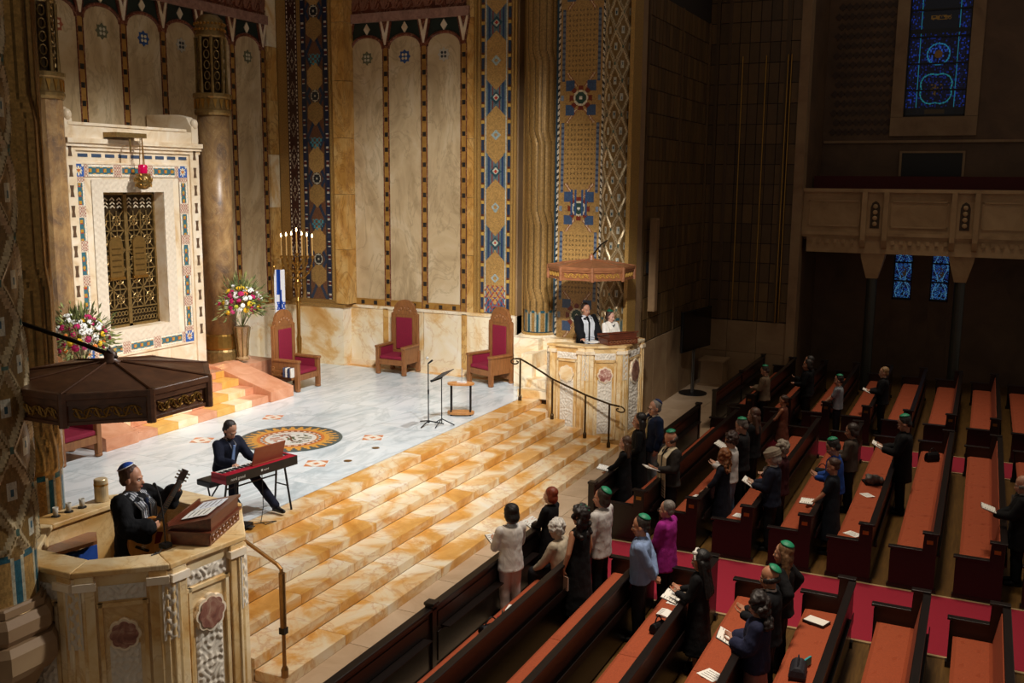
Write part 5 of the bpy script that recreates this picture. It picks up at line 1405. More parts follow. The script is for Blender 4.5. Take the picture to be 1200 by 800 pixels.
def ik(S, W, l1, l2, hint):
    S = Vector(S); W = Vector(W); d = W-S; L = min(d.length, (l1+l2)*.985)
    dn = d.normalized(); W = S+dn*L
    a = (l1*l1-l2*l2+L*L)/(2*L); h = math.sqrt(max(0, l1*l1-a*a))
    hv = Vector(hint); hv = (hv-dn*hv.dot(dn)); hv = hv.normalized() if hv.length > 1e-6 else Vector((0, 0, -1))
    return S+dn*a+hv*h, W
def add_hand(m, W, d, n, side, curl, s, fr=.0088):
    """W wrist, d pointing direction, n palm normal (palm faces n); fingers bend towards n. side=+1 puts the thumb on d x n."""
    d = Vector(d).normalized(); n = Vector(n); n = (n-d*n.dot(d)).normalized(); b = d.cross(n)*side
    W = Vector(W)
    for t in (-.028, -.01, .01, .028):
        m.rcone(W+b*t*s*.7+d*.012*s, W+d*.085*s+b*t*s*1.05, .015*s, .0135*s, 8)
    lens = (.066, .076, .072, .056); offs = (.031, .0105, -.0105, -.031)
    for L, o in zip(lens, offs):
        p = W+d*.088*s+b*o*s; dirv = d.copy(); a = curl*.5
        for k, q in enumerate((.45, .32, .23)):
            a_ = a*(k+1); dv = (d*math.cos(a_)+n*math.sin(a_)).normalized(); e = p+dv*L*q*s
            m.rcone(p, e, fr*s*(1-.07*k), fr*s*(.93-.07*k), 7); p = e
    p = W+d*.022*s+b*.03*s; dv = (d*.62+b*.7+n*.35).normalized(); e = p+dv*.04*s; m.rcone(p, e, .0125*s, .0105*s, 7)
    dv2 = (d*.85+b*.25+n*(.25+.4*curl)).normalized(); m.rcone(e, e+dv2*.035*s, .0105*s, .009*s, 7)
def loft_ell(m, rows, n=24):
    m.loft([[(cx+rx*math.cos(2*PI*i/n), cy+ry*math.sin(2*PI*i/n), z) for i in range(n)] for cx, cy, rx, ry, z in rows])

def person(label, loc, head_z=1.7, face=180, skin='#c8957a', hair='short', hairc='#3a2418', top='jacket', topc='#17181c', bot='trousers', botc='#15161a', sleeve='long',
           kip=None, hands=None, lean=0, hyaw=0, hpitch=10, woman=False, sit=False, seat=.5, vox=.012, group='worshippers standing in the pews', wide=1.0, curl=.7, shoec='#141416',
           collar=None, tie=None, tallit=None, tallit_stripe=None, glasses=False, beard=None, hem=None, legs=None, headband=None, hdirs=None, elbow=None, hair_len=1.0, sub=None, cap=None, robe=False):
    z0 = loc[2]; H = head_z-z0
    if sit: s = 1.0 if not woman else .95
    else: s = H/1.785
    root = thing('person', label, 'person', loc, R(face), group)
    sw = (.175 if woman else .2)*wide; hw = (.175 if woman else .172)*wide**.7
    # torso frame: hips at (0,0,hz); lean tilts the upper body forward (local +x)
    hz = (.93*s if not sit else seat+.10*s)
    LM = Matrix.Translation((0, 0, hz)) @ Matrix.Rotation(R(lean), 4, 'Y') @ Matrix.Translation((0, 0, -hz))
    up = (hz-.93*s)
    T = lambda x, y, z: LM @ Vector((x*s, y*s*1.0, z*s+up))
    HC = T(.012, 0, 1.612)
    HM = Matrix.Translation(HC) @ Matrix.Rotation(R(hyaw), 4, 'Z') @ Matrix.Rotation(R(lean*.4+hpitch), 4, 'Y') @ Matrix.Diagonal((s*(1.14 if woman else 1.16), s*(1.24 if woman else 1.26), s*(1.13 if woman else 1.15), 1))
    Hd = lambda x, y, z: HM @ Vector((x, y, z))
    RH = HM.to_3x3()
    def hs(m, c, r, n=12, k=8): m.sph(Hd(*c), r, n, k, rot=RH)
    def ts(m, c, r, n=14, k=8): m.sph(T(*c), tuple(q*s for q in r), n, k, rot=LM.to_3x3())
    # ---- arms
    if hands is None: hands = ((.06, .25, .80), (.06, -.25, .80))
    arms = []
    for sd, hp in zip((1, -1), hands):
        S = T(0, sd*sw, 1.405); W = T(*hp) if not (len(hp) > 3) else root_local(root, hp)
        hint = (elbow or {}).get(sd, (-.35, sd*.55, -.8))
        E, W = ik(S, W, .285*s, .255*s, LM.to_3x3() @ Vector(hint)); arms.append((S, E, W))
    if hdirs is None: hdirs = {}
    # ---- legs
    lg = []
    for sd in (1, -1):
        hp = Vector((0, sd*.085*s, hz-.02*s))
        if sit:
            kn = Vector((.42*s, sd*.12*s, seat+.07)); an_ = Vector((.40*s, sd*.12*s, .085))
        else:
            kn = Vector((.012*s, sd*.092*s, .50*s)); an_ = Vector((-.01*s, sd*.1*s, .075*s))
        if legs: kn = Vector(legs[sd][0]); an_ = Vector(legs[sd][1])
        lg.append((hp, kn, an_))
    # ---- body (one continuous skin surface)
    m = MB()
    ts(m, (0, 0, .95), (.105, hw*.9, .12)); ts(m, (0, 0, 1.1), (.1, hw*.8, .14)); ts(m, (0, 0, 1.29), (.108, sw*.82, .14))
    m.rcone(T(0, -sw*.9, 1.40), T(0, sw*.9, 1.40), .055*s, .055*s, 12)
    m.rcone(T(-.012, 0, 1.42), Hd(-.012, 0, -.06), .055*s, .052*s, 12)
    hs(m, (-.014, 0, .045), (.094, .077, .098), 18, 12); hs(m, (.03, 0, -.035), (.06, .055, .075), 14, 8); hs(m, (.055, 0, -.085), (.03, .034, .028), 10, 6)
    hs(m, (.075, 0, .028), (.018, .05, .016), 10, 6); hs(m, (.04, .04, -.015), (.04, .026, .035), 10, 6); hs(m, (.04, -.04, -.015), (.04, .026, .035), 10, 6)
    m.rcone(Hd(.082, 0, .018), Hd(.106, 0, -.022), .010*s, .0155*s, 8); hs(m, (.09, .0, -.026), (.02, .02, .011), 8, 5); hs(m, (.078, 0, -.055), (.018, .026, .016), 8, 5)
    for sd in (1, -1):
        hs(m, (-.008, sd*.079, .0), (.02, .011, .034), 8, 6)
    for (S, E, W), sd in zip(arms, (1, -1)):
        m.rcone(S, E, .05*s, .04*s, 12); m.rcone(E, (E+W)/2+(E-W)*.1, .041*s, .037*s, 12); m.rcone((E+W)/2+(E-W)*.1, W, .037*s, .026*s, 12)
        hd = hdirs.get(sd); dv = (W-E).normalized()
        if hd: d_, n_ = Vector(hd[0]), Vector(hd[1]); c_ = hd[2] if len(hd) > 2 else curl
        else: d_ = dv; n_ = Vector((0, -sd, 0)) if abs(dv.z) > .6 else Vector((0, -sd*.6, .8)); c_ = curl
        add_hand(m, W, d_, n_, sd, c_, s)
    for hp, kn, an_ in lg:
        m.rcone(hp, kn, .085*s, .056*s, 12); m.rcone(kn, (kn*.6+an_*.4)+Vector((-.012, 0, 0)), .055*s, .052*s, 12); m.rcone((kn*.6+an_*.4)+Vector((-.012, 0, 0)), an_, .052*s, .036*s, 12)
        m.rcone(an_, an_+Vector((.12*s, 0, -.04*s)), .036*s, .026*s, 10)
    remesh(m.build('body', skinmat(skin), root), vox, 3)
    # ---- shoes
    for hp, kn, an_ in lg:
        sh = MB(); fx = Vector((1, 0, 0)); b = an_+Vector((-.02*s, 0, 0)); zb = max(0, an_.z-.075*s)
        sh.rcone((b.x-.02*s, b.y, zb+.045*s), (b.x+.06*s, b.y, zb+.05*s), .045*s, .046*s, 10); sh.rcone((b.x+.06*s, b.y, zb+.045*s), (b.x+.19*s, b.y, zb+.032*s), .044*s, .03*s, 10)
        sh.bb(b.x-.06*s, b.x+.2*s, b.y-.036*s, b.y+.036*s, zb+.001, zb+.02*s)
        remesh(sh.build('shoe', plain('shoe'+shoec, shoec, .4), root), .014, 2)
    # ---- upper garment
    th = {'jacket': .03, 'shirt': .018, 'dress': .014, 'robe': .05, 'blouse': .02, 'tee': .014, 'shawl': .04}[top]
    m = MB(); cl = cloth(topc, .6 if sub == 'sheen' else .85)
    hm = hem if hem is not None else {'jacket': .80, 'shirt': .86, 'dress': .5, 'robe': .25, 'blouse': .84, 'tee': .86, 'shawl': .8}[top]
    wst = .86 if woman else .97
    trs = [(-.01, .07, .075, 1.455), (-.005, .10, sw*.80, 1.42), (0, .118, sw*.98, 1.36), (.005, .128, sw*.97, 1.27), (.005, .125, max(sw*.9, hw*wst), 1.17), (0, .122, hw*wst, 1.07), (0, .128, hw, .97), (0, .128, hw, .90)]
    n_ = 28
    m.loft([[T(cx+(rx+th)*math.cos(2*PI*i/n_), (ry+th)*math.sin(2*PI*i/n_), z) for i in range(n_)] for cx, rx, ry, z in trs])
    m.rcone(T(0, -sw*.88, 1.395), T(0, sw*.88, 1.395), (.056+th*.75)*s, (.056+th*.75)*s, 12)
    if woman and top not in ('robe',): ts(m, (.07, .07, 1.26), (.07, .075, .075), 12, 8); ts(m, (.07, -.07, 1.26), (.07, .075, .075), 12, 8)
    m.rcone(T(-.02, 0, 1.43), T(-.012, 0, 1.475 if top in ('shirt', 'jacket', 'robe') else 1.44), .075*s, .062*s, 12)
    if not sit and hm < .93:
        fl_ = {'dress': .06, 'robe': .09, 'jacket': .02}.get(top, .01)
        rows = [(0, 0, (.128+th)*s, (hw+th)*s, .97*s), (0, 0, (.130+th)*s, (hw+.006+th)*s, .90*s), (.0, 0, (.13+th+fl_)*s, (hw+.01+th+fl_)*s, min(hm, .89)*s)]
        loft_ell(m, rows)
    elif sit and top in ('dress', 'robe'):
        for hp, kn, an_ in lg: m.rcone(hp, kn, (.1+th)*s, (.075+th)*s, 12); m.rcone(kn, kn+(an_-kn)*.7, (.075+th)*s, (.09+th)*s, 12)
    for (S, E, W), sd in zip(arms, (1, -1)):
        f = .4 if top in ('robe', 'shawl') else 0
        if sleeve in ('long', 'short', 'threeq'):
            m.rcone(S, E if sleeve != 'short' else S+(E-S)*.72, (.062+th*.8)*s, (.052+th*.8+.03*f)*s, 12)
        if sleeve in ('long', 'threeq'):
            f and m.rcone(E+Vector((0, 0, -.05*s)), E+(W-E)*.72+Vector((0, 0, -.11*s)), .05*s, .075*s, 10); e = E+(W-E)*((.93 if not f else .82) if sleeve == 'long' else .45); m.rcone(E, e, (.052+th*.8+.03*f)*s, (.04+th*.7+.06*f)*s, 12)
    remesh(m.build({'jacket': 'jacket', 'shirt': 'shirt', 'dress': 'dress', 'robe': 'robe', 'blouse': 'blouse', 'tee': 'top', 'shawl': 'shawl'}[top], cl, root), .015 if vox < .0115 else .018, 3, .022 if top != 'robe' else .035, .09)
    # ---- lower garment
    if bot:
        m = MB(); bc = cloth(botc)
        if bot == 'trousers':
            m.sph((0, 0, hz), (.13*s, (hw+.015)*s, .13*s), 14, 8)
            for hp, kn, an_ in lg: m.rcone(hp, kn, .105*s, .086*s, 12); m.rcone(kn, an_+(kn-an_)*.05, .086*s, .074*s, 12)
        else:
            hb = {'skirt': .5, 'long_skirt': .12}[bot]
            if sit:
                for hp, kn, an_ in lg: m.rcone(hp, kn, .12*s, .1*s, 12); m.rcone(kn, an_+(kn-an_)*.3, .1*s, .1*s, 12)
            else: loft_ell(m, [(0, 0, .115*s, (hw+.01)*s, 1.02*s), (0, 0, .14*s, (hw+.04)*s, .88*s), (0, 0, .17*s, (hw+.07)*s, hb*s)])
        remesh(m.build('trousers' if bot == 'trousers' else 'skirt', bc, root), .019, 3, .018, .1)
    # ---- hair
    hmn = hairmat(hairc); m = MB()
    if hair == 'short':
        hs(m, (-.034, 0, .066), (.095, .081, .088), 18, 12); hs(m, (-.064, 0, .0), (.052, .068, .07), 14, 8)
        for sd in (1, -1): hs(m, (-.02, sd*.066, .04), (.036, .018, .042), 8, 6)
    elif hair == 'bob':
        hs(m, (-.038, 0, .066), (.1, .09, .094), 18, 12); hs(m, (-.066, 0, -.03), (.06, .082, .085), 14, 8)
        for sd in (1, -1): hs(m, (-.034, sd*.076, .0), (.045, .022, .08), 10, 8)
    elif hair == 'long':
        hs(m, (-.038, 0, .066), (.1, .09, .095), 18, 12); hs(m, (-.066, 0, -.04), (.06, .086, .1), 14, 8)
        for k in range(7):
            y = (k-3)*.026; m.rcone(Hd(-.06, y, .0), Hd(-.07-.01*(k % 2), y*1.35, -.2-.1*hair_len), .04*s, .03*s, 8)
        for sd in (1, -1):
            m.rcone(Hd(-.02, sd*.08, .04), Hd(-.03, sd*.092, -.16-.08*hair_len), .03*s, .026*s, 8)
    elif hair in ('curly', 'curlylong'):
        rg = random.Random(hash(label) % 1000)
        hs(m, (-.036, 0, .066), (.096, .086, .092), 16, 10); hs(m, (-.066, 0, -.01), (.058, .08, .07), 12, 8)
        rad = .031 if hair == 'curly' else .036
        for k in range(70):
            a = rg.uniform(.8, 2*PI-.8); e = rg.uniform(-.55 if hair == 'curly' else -.9, 1.4)
            hs(m, (-.022+.105*math.cos(e)*math.cos(a), .1*math.cos(e)*math.sin(a), .055+.1*math.sin(e)), (rad*rg.uniform(.7, 1.1),)*3, 7, 5)
        if hair == 'curlylong':
            for k in range(46):
                y = rg.uniform(-.12, .12); hs(m, (-.06+rg.uniform(-.03, .03), y, rg.uniform(-.24, 0)), (.036,)*3, 7, 5)
    elif hair == 'bald':
        for k in range(13):
            a = PI*(.28+1.44*k/12); hs(m, (-.014+.086*math.cos(a), .074*math.sin(a), .0), (.022, .022, .036), 7, 5)
    elif hair == 'updo':
        hs(m, (-.036, 0, .066), (.096, .082, .09), 18, 12); hs(m, (-.105, 0, .06), (.045, .05, .045), 12, 8); hs(m, (-.06, 0, .0), (.055, .07, .06), 14, 8)
    if hair: remesh(m.build('hair', hmn, root), .011, 2, .011 if hair != 'bald' else .006, .03)
    if beard:
        m = MB(); hs(m, (.045, 0, -.085), (.046, .046, .034), 12, 8); hs(m, (.0, 0, -.05), (.05, .064, .042), 12, 8)
        remesh(m.build('beard', hairmat(beard), root), .011, 2)
    if kip:
        kc, tilt = kip if isinstance(kip, tuple) else (kip, 24)
        ka = 54 if kc == '#1f50b0' else 50
        KM = HM @ Matrix.Translation((-.034, 0, .064)) @ Matrix.Rotation(R(-tilt), 4, 'Y')
        m = MB(KM); r0, r1 = .096, .102
        if hair in ('curly', 'curlylong', 'long', 'bob'): r0, r1 = .104, .11
        prof = [(r1*math.sin(a), r1*math.cos(a)) for a in [R(ka)*k/6 for k in range(1, 7)]]
        inr = [(r0*math.sin(a), r0*math.cos(a)) for a in [R(ka)*k/6 for k in range(6, 0, -1)]]
        n = 20; rings = [[(r*math.cos(2*PI*i/n)*1.0, r*math.sin(2*PI*i/n)*.9, z) for i in range(n)] for r, z in prof+inr]
        m.loft(rings); kk = m.build('kippah', plain('kippah'+kc, kc, .5 if kc != '#1f50b0' else .6, 0, .35, 70, bmp=.5), root, smooth=True)
        if kc == '#1f50b0':
            MB(KM).loft([[(r*math.cos(2*PI*i/n), r*math.sin(2*PI*i/n)*.9, z) for i in range(n)] for r, z in ((.081, .062), (.085, .058), (.086, .064), (.081, .067))]).build('kippah_trim', plain('white_trim', '#e6e6e8', .6), kk)
    # ---- face details
    m = MB()
    for sd in (1, -1): hs(m, (.073, sd*.031, .008), (.011, .014, .009), 8, 6)
    e_ = m.build('eye_whites', plain('eye_white', '#d9d2c8', .3, 0, 0), root, smooth=True)
    m = MB()
    for sd in (1, -1): hs(m, (.0815, sd*.031, .008), (.004, .0065, .0065), 8, 6)
    m.build('irises', plain('iris', '#2a1a10', .2, 0, 0), e_, smooth=True)
    m = MB()
    for sd in (1, -1): m.tube([Hd(.086, sd*.012, .028), Hd(.086, sd*.03, .034), Hd(.072, sd*.05, .027)], .005*s, 5)
    m.build('eyebrows', hairmat(hairc if hair else '#3a2a20'), root)
    m = MB(); hs(m, (.092, 0, -.0535), (.008, .024, .0045), 8, 5); hs(m, (.09, 0, -.061), (.008, .02, .005), 8, 5); m.build('lips', plain('lips', '#9c5148', .5, 0, 0), root, smooth=True)
    if glasses:
        m = MB()
        for sd in (1, -1):
            m.tube([Hd(.098, sd*.034+.024*math.cos(t*PI/5), .006+.019*math.sin(t*PI/5)) for t in range(11)], .0028*s, 5); m.tube([Hd(.096, sd*.058, .01), Hd(0, sd*.084, .012)], .0028*s, 5)
        m.tube([Hd(.1, .01, .01), Hd(.1, -.01, .01)], .0028*s, 5); m.build('glasses', plain('glasses_frame', '#2a2420', .3), root)
    if collar:
        m = MB(); cc = cloth(collar, .7)
        m.lathe([(.066*s, -.0), (.07*s, .03*s), (.062*s, .05*s)], 16, T(-.012, 0, 1.445)); 
        m.add([T(.125+th*.9, .055, 1.43), T(.13+th*.9, 0, 1.22 if top in ('jacket', 'robe') else 1.38), T(.125+th*.9, -.055, 1.43), T(.03, -.06, 1.47), T(.03, .06, 1.47), T(.1, 0, 1.25)], [(0, 1, 2, 3, 4), (0, 4, 5, 1), (1, 5, 3, 2), (3, 5, 4)])
        m.build('shirt_collar', cc, root)
    if tie:
        m = MB(); m.prism([(0, 0)], 0, 0) if False else None
        a = [T(.142+th*.9, .018, 1.42), T(.142+th*.9, -.018, 1.42), T(.158+th*.9, -.035, 1.08), T(.16+th*.9, 0, 1.02), T(.158+th*.9, .035, 1.08)]
        b = [p-LM.to_3x3() @ Vector((.02, 0, 0)) for p in a]
        m.add(a+b, [(0, 4, 3, 2, 1), (5, 6, 7, 8, 9)]+[(i, (i+1) % 5, 5+(i+1) % 5, 5+i) for i in range(5)]); m.build('tie', cloth(tie, .5), root)
    if tallit:
        drop = tallit_stripe[1] if tallit_stripe else .85
        for sd in (1, -1):
            o2 = th+.028
            path = [(-.10-o2*.6, sd*.02, 1.36), (-.06, sd*.055, 1.475), (.0, sd*.085, 1.485), (.075, sd*.09, 1.45), (.115+o2, sd*.085, 1.33), (.125+o2, sd*.08, 1.15), (.125+o2, sd*.085, drop)]
            wv = [(0, sd*.06, 0)]*2+[(0, sd*.06, -.01)]+[(0, .055, 0)]*4
            P = [T(*p) for p in path]; Wv = [LM.to_3x3() @ Vector((0, .056*s, -.012*sd*s)) for _ in path]
            nn_ = [LM.to_3x3() @ Vector(v).normalized()*.012*s for v in ((-1, 0, 0), (-.4, 0, 1), (0, 0, 1), (.5, 0, 1), (1, 0, .3), (1, 0, 0), (1, 0, 0))]
            m = MB(); m.loft([[p-w_, p+w_, p+w_+q, p-w_+q] for p, w_, q in zip(P, Wv, nn_)])
            ts_ = m.build('tallit_band', cloth(tallit, .75), root)
            if tallit_stripe:
                for off in (-.6, 0, .6) if tallit_stripe[2] == 'long' else ():
                    m = MB(); m.loft([[p+w_*(off-.1)+q*1.02, p+w_*(off+.1)+q*1.02, p+w_*(off+.1)+q*1.25, p+w_*(off-.1)+q*1.25] for p, w_, q in zip(P, Wv, nn_)]); m.build('tallit_stripe', cloth(tallit_stripe[0], .7), ts_)
                if tallit_stripe[2] == 'cross':
                    for k in range(4):
                        z = drop+.03+.05*k; p = T(.125+o2, sd*.085, z); w_ = Wv[-1]; q = nn_[-1]
                        m = MB(); m.loft([[p-w_+q*1.02, p+w_+q*1.02, p+w_+q*1.3, p-w_+q*1.3], [v+Vector((0, 0, .02*s)) for v in (p-w_+q*1.02, p+w_+q*1.02, p+w_+q*1.3, p-w_+q*1.3)]]); m.build('tallit_stripe', cloth(tallit_stripe[0], .7), ts_)
    if headband:
        m = MB(); m.tube([Hd(.02, .1*math.cos(t), .055+.105*math.sin(t)) for t in [PI*k/14 for k in range(15)]], .014*s, 6); hs(m, (.02, .07, .13), (.035, .025, .03), 8, 6); m.build('headband', cloth(headband, .6), root)
    if cap:
        m = MB(); hs(m, (-.02, 0, .075), (.118, .1, .095), 18, 10); 
        for k in range(3): m.tube([Hd(-.02+.118*math.cos(t), .102*math.sin(t), .035+.035*k) for t in [2*PI*j/20 for j in range(21)]], .018*s, 6)
        remesh(m.build('knit_cap', cloth(cap, .95), root), .012, 2)
    PS[root.name] = s
    return root

PS = {}
READ = ((.29, .085, 1.12), (.29, -.085, 1.12))
READH = {1: ((.8, -.15, .35), (.1, -.4, .9), .5), -1: ((.8, .15, .35), (.1, .4, .9), .5)}
PAGE = plain('page_paper', '#e9e6de', .75, 0, .03); COVER = plain('book_cover', '#3a2a26', .6)
def open_book(loc, rz, pitch, label, cover=None, w_=.15, h_=.21, group='open prayer books'):
    b = thing('open_book', label, 'book', loc, rz, group)
    M_ = Matrix.Rotation(R(pitch), 4, 'Y')
    for s in (-1, 1):
        MB(M_).add([(-h_/2, 0, 0), (h_/2, 0, 0), (h_/2, s*w_, .02), (-h_/2, s*w_, .02), (-h_/2, 0, .016), (h_/2, 0, .016), (h_/2, s*w_*.5, .034), (-h_/2, s*w_*.5, .034), (h_/2, s*w_, .03), (-h_/2, s*w_, .03)],
            [(0, 1, 2, 3), (4, 5, 6, 7), (7, 6, 8, 9), (0, 1, 5, 4), (2, 3, 9, 8), (1, 2, 8, 6, 5), (0, 3, 9, 7, 4)]).build('page_block', PAGE, b)
        g = MB(M_)
        for k in range(5): g.add([(-h_*.38+k*h_*.17, s*w_*.56, .0352), (-h_*.38+k*h_*.17+.006, s*w_*.56, .0352), (-h_*.38+k*h_*.17+.006, s*w_*.92, .0325), (-h_*.38+k*h_*.17, s*w_*.92, .0325)], [(0, 1, 2, 3)])
        g.build('text_lines', plain('ink', '#55504c', .8, 0, 0), b)
        MB(M_).add([(-h_/2-.006, 0, -.006), (h_/2+.006, 0, -.006), (h_/2+.006, s*(w_+.006), .014), (-h_/2-.006, s*(w_+.006), .014), (-h_/2-.006, 0, 0), (h_/2+.006, 0, 0), (h_/2+.006, s*(w_+.006), .019), (-h_/2-.006, s*(w_+.006), .019)],
            [(3, 2, 1, 0), (4, 5, 6, 7), (0, 1, 5, 4), (1, 2, 6, 5), (2, 3, 7, 6), (3, 0, 4, 7)]).build('cover', cover or COVER, b)
    return b
def book_for(p, label, fwd=.37, z=1.13, pitch=-25, s=1.0, side=0):
    s = PS[p.name]
    a = p.rotation_euler.z; q = Vector(p.location)+Matrix.Rotation(a, 3, 'Z') @ Vector((fwd*s, side, z*s)); return open_book(q, a, pitch, label)
BV = .0095
# --- on the platform
gt = person('man in black robe and striped prayer shawl playing a guitar in the near pulpit', (-8.40, 7.72, 1.22), 3.06, 14, '#c08a6c', 'short', '#4a2a1a', 'robe', '#0e0e11', 'trousers', '#101014', hem=.2,
    kip=('#1f50b0', 30), hands=((.43, .13, 1.48), (.36, -.21, 1.17)), wide=1.12, hdirs={1: ((.5, .1, .6), (.2, -.8, .3), 1.3), -1: ((.12, .95, .12), (-.95, .12, -.1), .5)}, hyaw=14, hpitch=6, vox=BV, collar='#e4e4e6', tie='#26304a', tallit='#b9babd', tallit_stripe=('#5a606c', .88, 'long'), group='people on the platform', elbow={1: (-.1, .5, -.8), -1: (-.9, -.5, .05)})
pn = person('bearded man in dark navy suit and blue tie playing the red keyboard', (-10.86, 11.9, SZ), 2.3, -9, '#c9977c', 'short', '#2a211d', 'jacket', '#151a2b', 'trousers', '#14182a', sit=True, seat=.56, lean=14, hpitch=26, hyaw=2,
    hands=((.46, .16, 1.28), (.44, -.22, 1.28)), hdirs={1: ((.9, 0, -.35), (-.2, 0, -1), .6), -1: ((.9, 0, -.35), (-.2, 0, -1), .6)}, vox=BV, collar='#dcdfe8', tie='#7f9fd6', beard='#2f2620', group='people on the platform', legs={1: ((.42, .22, .60), (.88, .30, .11)), -1: ((.42, -.16, .58), (.42, -.18, .085))})
rb = person('man in black robe and silver prayer shawl standing in the far pulpit', (-8.78, 22.55, 1.4), 3.27, -40, '#c99478', 'short', '#2e1c14', 'robe', '#0f0f12', 'trousers', '#101014', hem=.3, hands=((.36, .2, .98), (.38, -.26, .98)), hdirs={1: ((.9, .1, -.3), (0, 0, -1), .3), -1: ((.9, -.1, -.3), (0, 0, -1), .3)},
    hyaw=10, hpitch=8, vox=BV, collar='#e8e8ea', tallit='#cfd2d6', tallit_stripe=('#8f959c', .8, 'cross'), group='people on the platform')
rw = person('woman in white prayer shawl and green skullcap standing in the far pulpit', (-8.2, 22.75, 1.4), 3.1, -32, '#d0a088', 'bob', '#3a241a', 'blouse', '#e9e4da', 'skirt', '#17171b', woman=True, kip=('#0f6b4c', 10), hands=((.3, .12, 1.05), (.3, -.12, 1.05)), hyaw=16, hpitch=10, vox=BV, collar='#16161a', tallit='#efe9dc', tallit_stripe=('#dcd4c4', .85, 'cross'), group='people on the platform')
# --- congregation: nearest block
GK = '#0f7a56'
def cg(label, x, y, h, face=180, **k):
    fx = frontx(round((.03-.15-x)/PITCHX))
    if not k.get('sit') and x < fx-.19:                      # keep clear of the rack on the pew in front
        f = (fx-.19)/x; x *= f; y *= f; h = min(h+.06, 6.2-(6.2-h)*f)
    return person(label, (x, y, 0), h, face, **k)
p = cg('dark-haired woman in white jacket and pale trousers in the first row', -5.78, 12.1, 1.69, 150, skin='#b98a70', hair='bob', hairc='#140f0d', top='blouse', topc='#d8d2cc', botc='#c4aca6', woman=True, hands=READ, hdirs=READH, hpitch=14, collar='#c8d0d8', vox=.011, shoec='#6d5a50', wide=1.05, hem=.78)
book_for(p, 'open booklet held by the woman in the white jacket')
p = cg('red-haired woman in black long-sleeved dress in the first row', -5.73, 13.4, 1.58, 172, skin='#d8a88e', hair='bob', hairc='#7a2f14', top='dress', topc='#111114', bot=None, hem=.35, woman=True, hands=((.3, .1, 1.02), (.3, -.1, 1.02)), hdirs=READH, hpitch=4, hyaw=8, vox=.011)
book_for(p, 'open white booklet held by the red-haired woman', .38, 1.04)
cg('white-haired elderly woman in cream jacket seated in the first row', -5.2, 12.62, 1.26, 175, sit=True, seat=.47, woman=True, skin='#caa58e', hair='curly', hairc='#c9c4bc', top='blouse', topc='#b9ab94', bot='skirt', botc='#1a191c', hands=((.46, .14, .93), (.46, -.1, .93)), hpitch=10, vox=.011, lean=8, group='worshippers seated in the pews')
p = cg('curly-haired woman in sleeveless black dress holding a booklet at her side', -4.86, 12.45, 1.70, 165, skin='#c08a6a', hair='curlylong', hairc='#1a120f', top='dress', topc='#0d0d10', bot=None, hem=.18, sleeve='none', woman=True, kip=(GK, 40), hands=((.09, .29, .80), (.05, -.25, .82)), hpitch=6, vox=.011)
bk_ = thing('booklet', 'tan and pink booklet hanging from the hand of the woman in black', 'booklet', Vector((-4.98, 12.10, .68)), R(-25)); MB().bb(-.13, .13, -.012, .0, -.1, .1).build('cover', plain('booklet_tan', '#b08a72', .6), bk_); MB().bb(-.125, .125, 0, .01, -.095, .095).build('pages', PAGE, bk_)
cg('long-haired man in wrinkled white shirt and green skullcap in the second row', -4.83, 13.24, 1.74, 175, skin='#c48a6e', hair='bob', hairc='#33261d', top='shirt', topc='#bdb8b4', botc='#141417', kip=(GK, 34), hands=((.1, .27, .86), (.1, -.27, .86)), hpitch=2, hyaw=10, vox=.011, wide=1.2, hem=.74)
cg('man in light blue shirt and green skullcap with hands clasped behind him', -3.88, 12.22, 1.79, 190, skin='#b98264', hair='short', hairc='#2f2a26', top='shirt', topc='#7f93b8', botc='#101014', kip=(GK, 28), hands=((-.2, .04, .93), (-.2, -.05, .93)), hdirs={1: ((-.3, -.8, -.5), (-1, 0, 0), .8), -1: ((-.3, .8, -.5), (-1, 0, 0), .8)}, elbow={1: (-.5, 1, -.1), -1: (-.5, -1, -.1)}, vox=.011, wide=1.16)
cg('short-haired woman in a magenta jacket standing in the third row', -3.87, 13.38, 1.66, 172, skin='#b5826a', hair='short', hairc='#6d655e', top='jacket', topc='#8e1f78', botc='#1b1a1e', woman=True, hands=((.24, .08, .98), (.24, -.06, .98)), hpitch=4, hyaw=6, vox=.011, wide=1.12, hem=.66)
p = cg('woman with very long black hair, white hair bow and black dress', -2.93, 11.72, 1.64, 178, skin='#a87458', hair='long', hairc='#0d0b0b', hair_len=2.2, top='dress', topc='#0c0c0f', bot=None, hem=.3, woman=True, headband='#d8d4cc', hands=READ, hdirs=READH, hpitch=10, vox=.011)
book_for(p, 'open prayer book held by the woman with the white hair bow', .4, 1.0, -15)
p = cg('dark curly-haired woman in a navy shawl reading, above a pink skirt', -1.99, 10.72, 1.63, 185, skin='#a87860', hair='curlylong', hairc='#1c1210', top='shawl', topc='#20243e', bot='long_skirt', botc='#8d6a66', woman=True, hands=READ, hdirs=READH, hpitch=20, vox=.011)
book_for(p, 'small open prayer book held by the woman in the navy shawl', .39, 1.12)
cg('balding man in dark suit and green skullcap beside a long-haired woman', -1.99, 11.36, 1.73, 180, skin='#a87456', hair='bald', hairc='#1d1714', top='jacket', topc='#101116', kip=(GK, 44), hands=READ, hdirs=READH, hpitch=12, vox=.011, collar='#c9c0bc')
cg('woman with long light brown hair and green skullcap, hand on hip', -2.0, 12.25, 1.72, 178, skin='#b58468', hair='long', hairc='#6b4c30', hair_len=1.2, top='jacket', topc='#0e0e11', botc='#1a1416', woman=True, kip=(GK, 20), hands=((-.02, .24, .98), (-.04, -.24, .98)), elbow={1: (-1, .6, 0), -1: (-1, -.6, 0)}, hpitch=4, vox=.011)
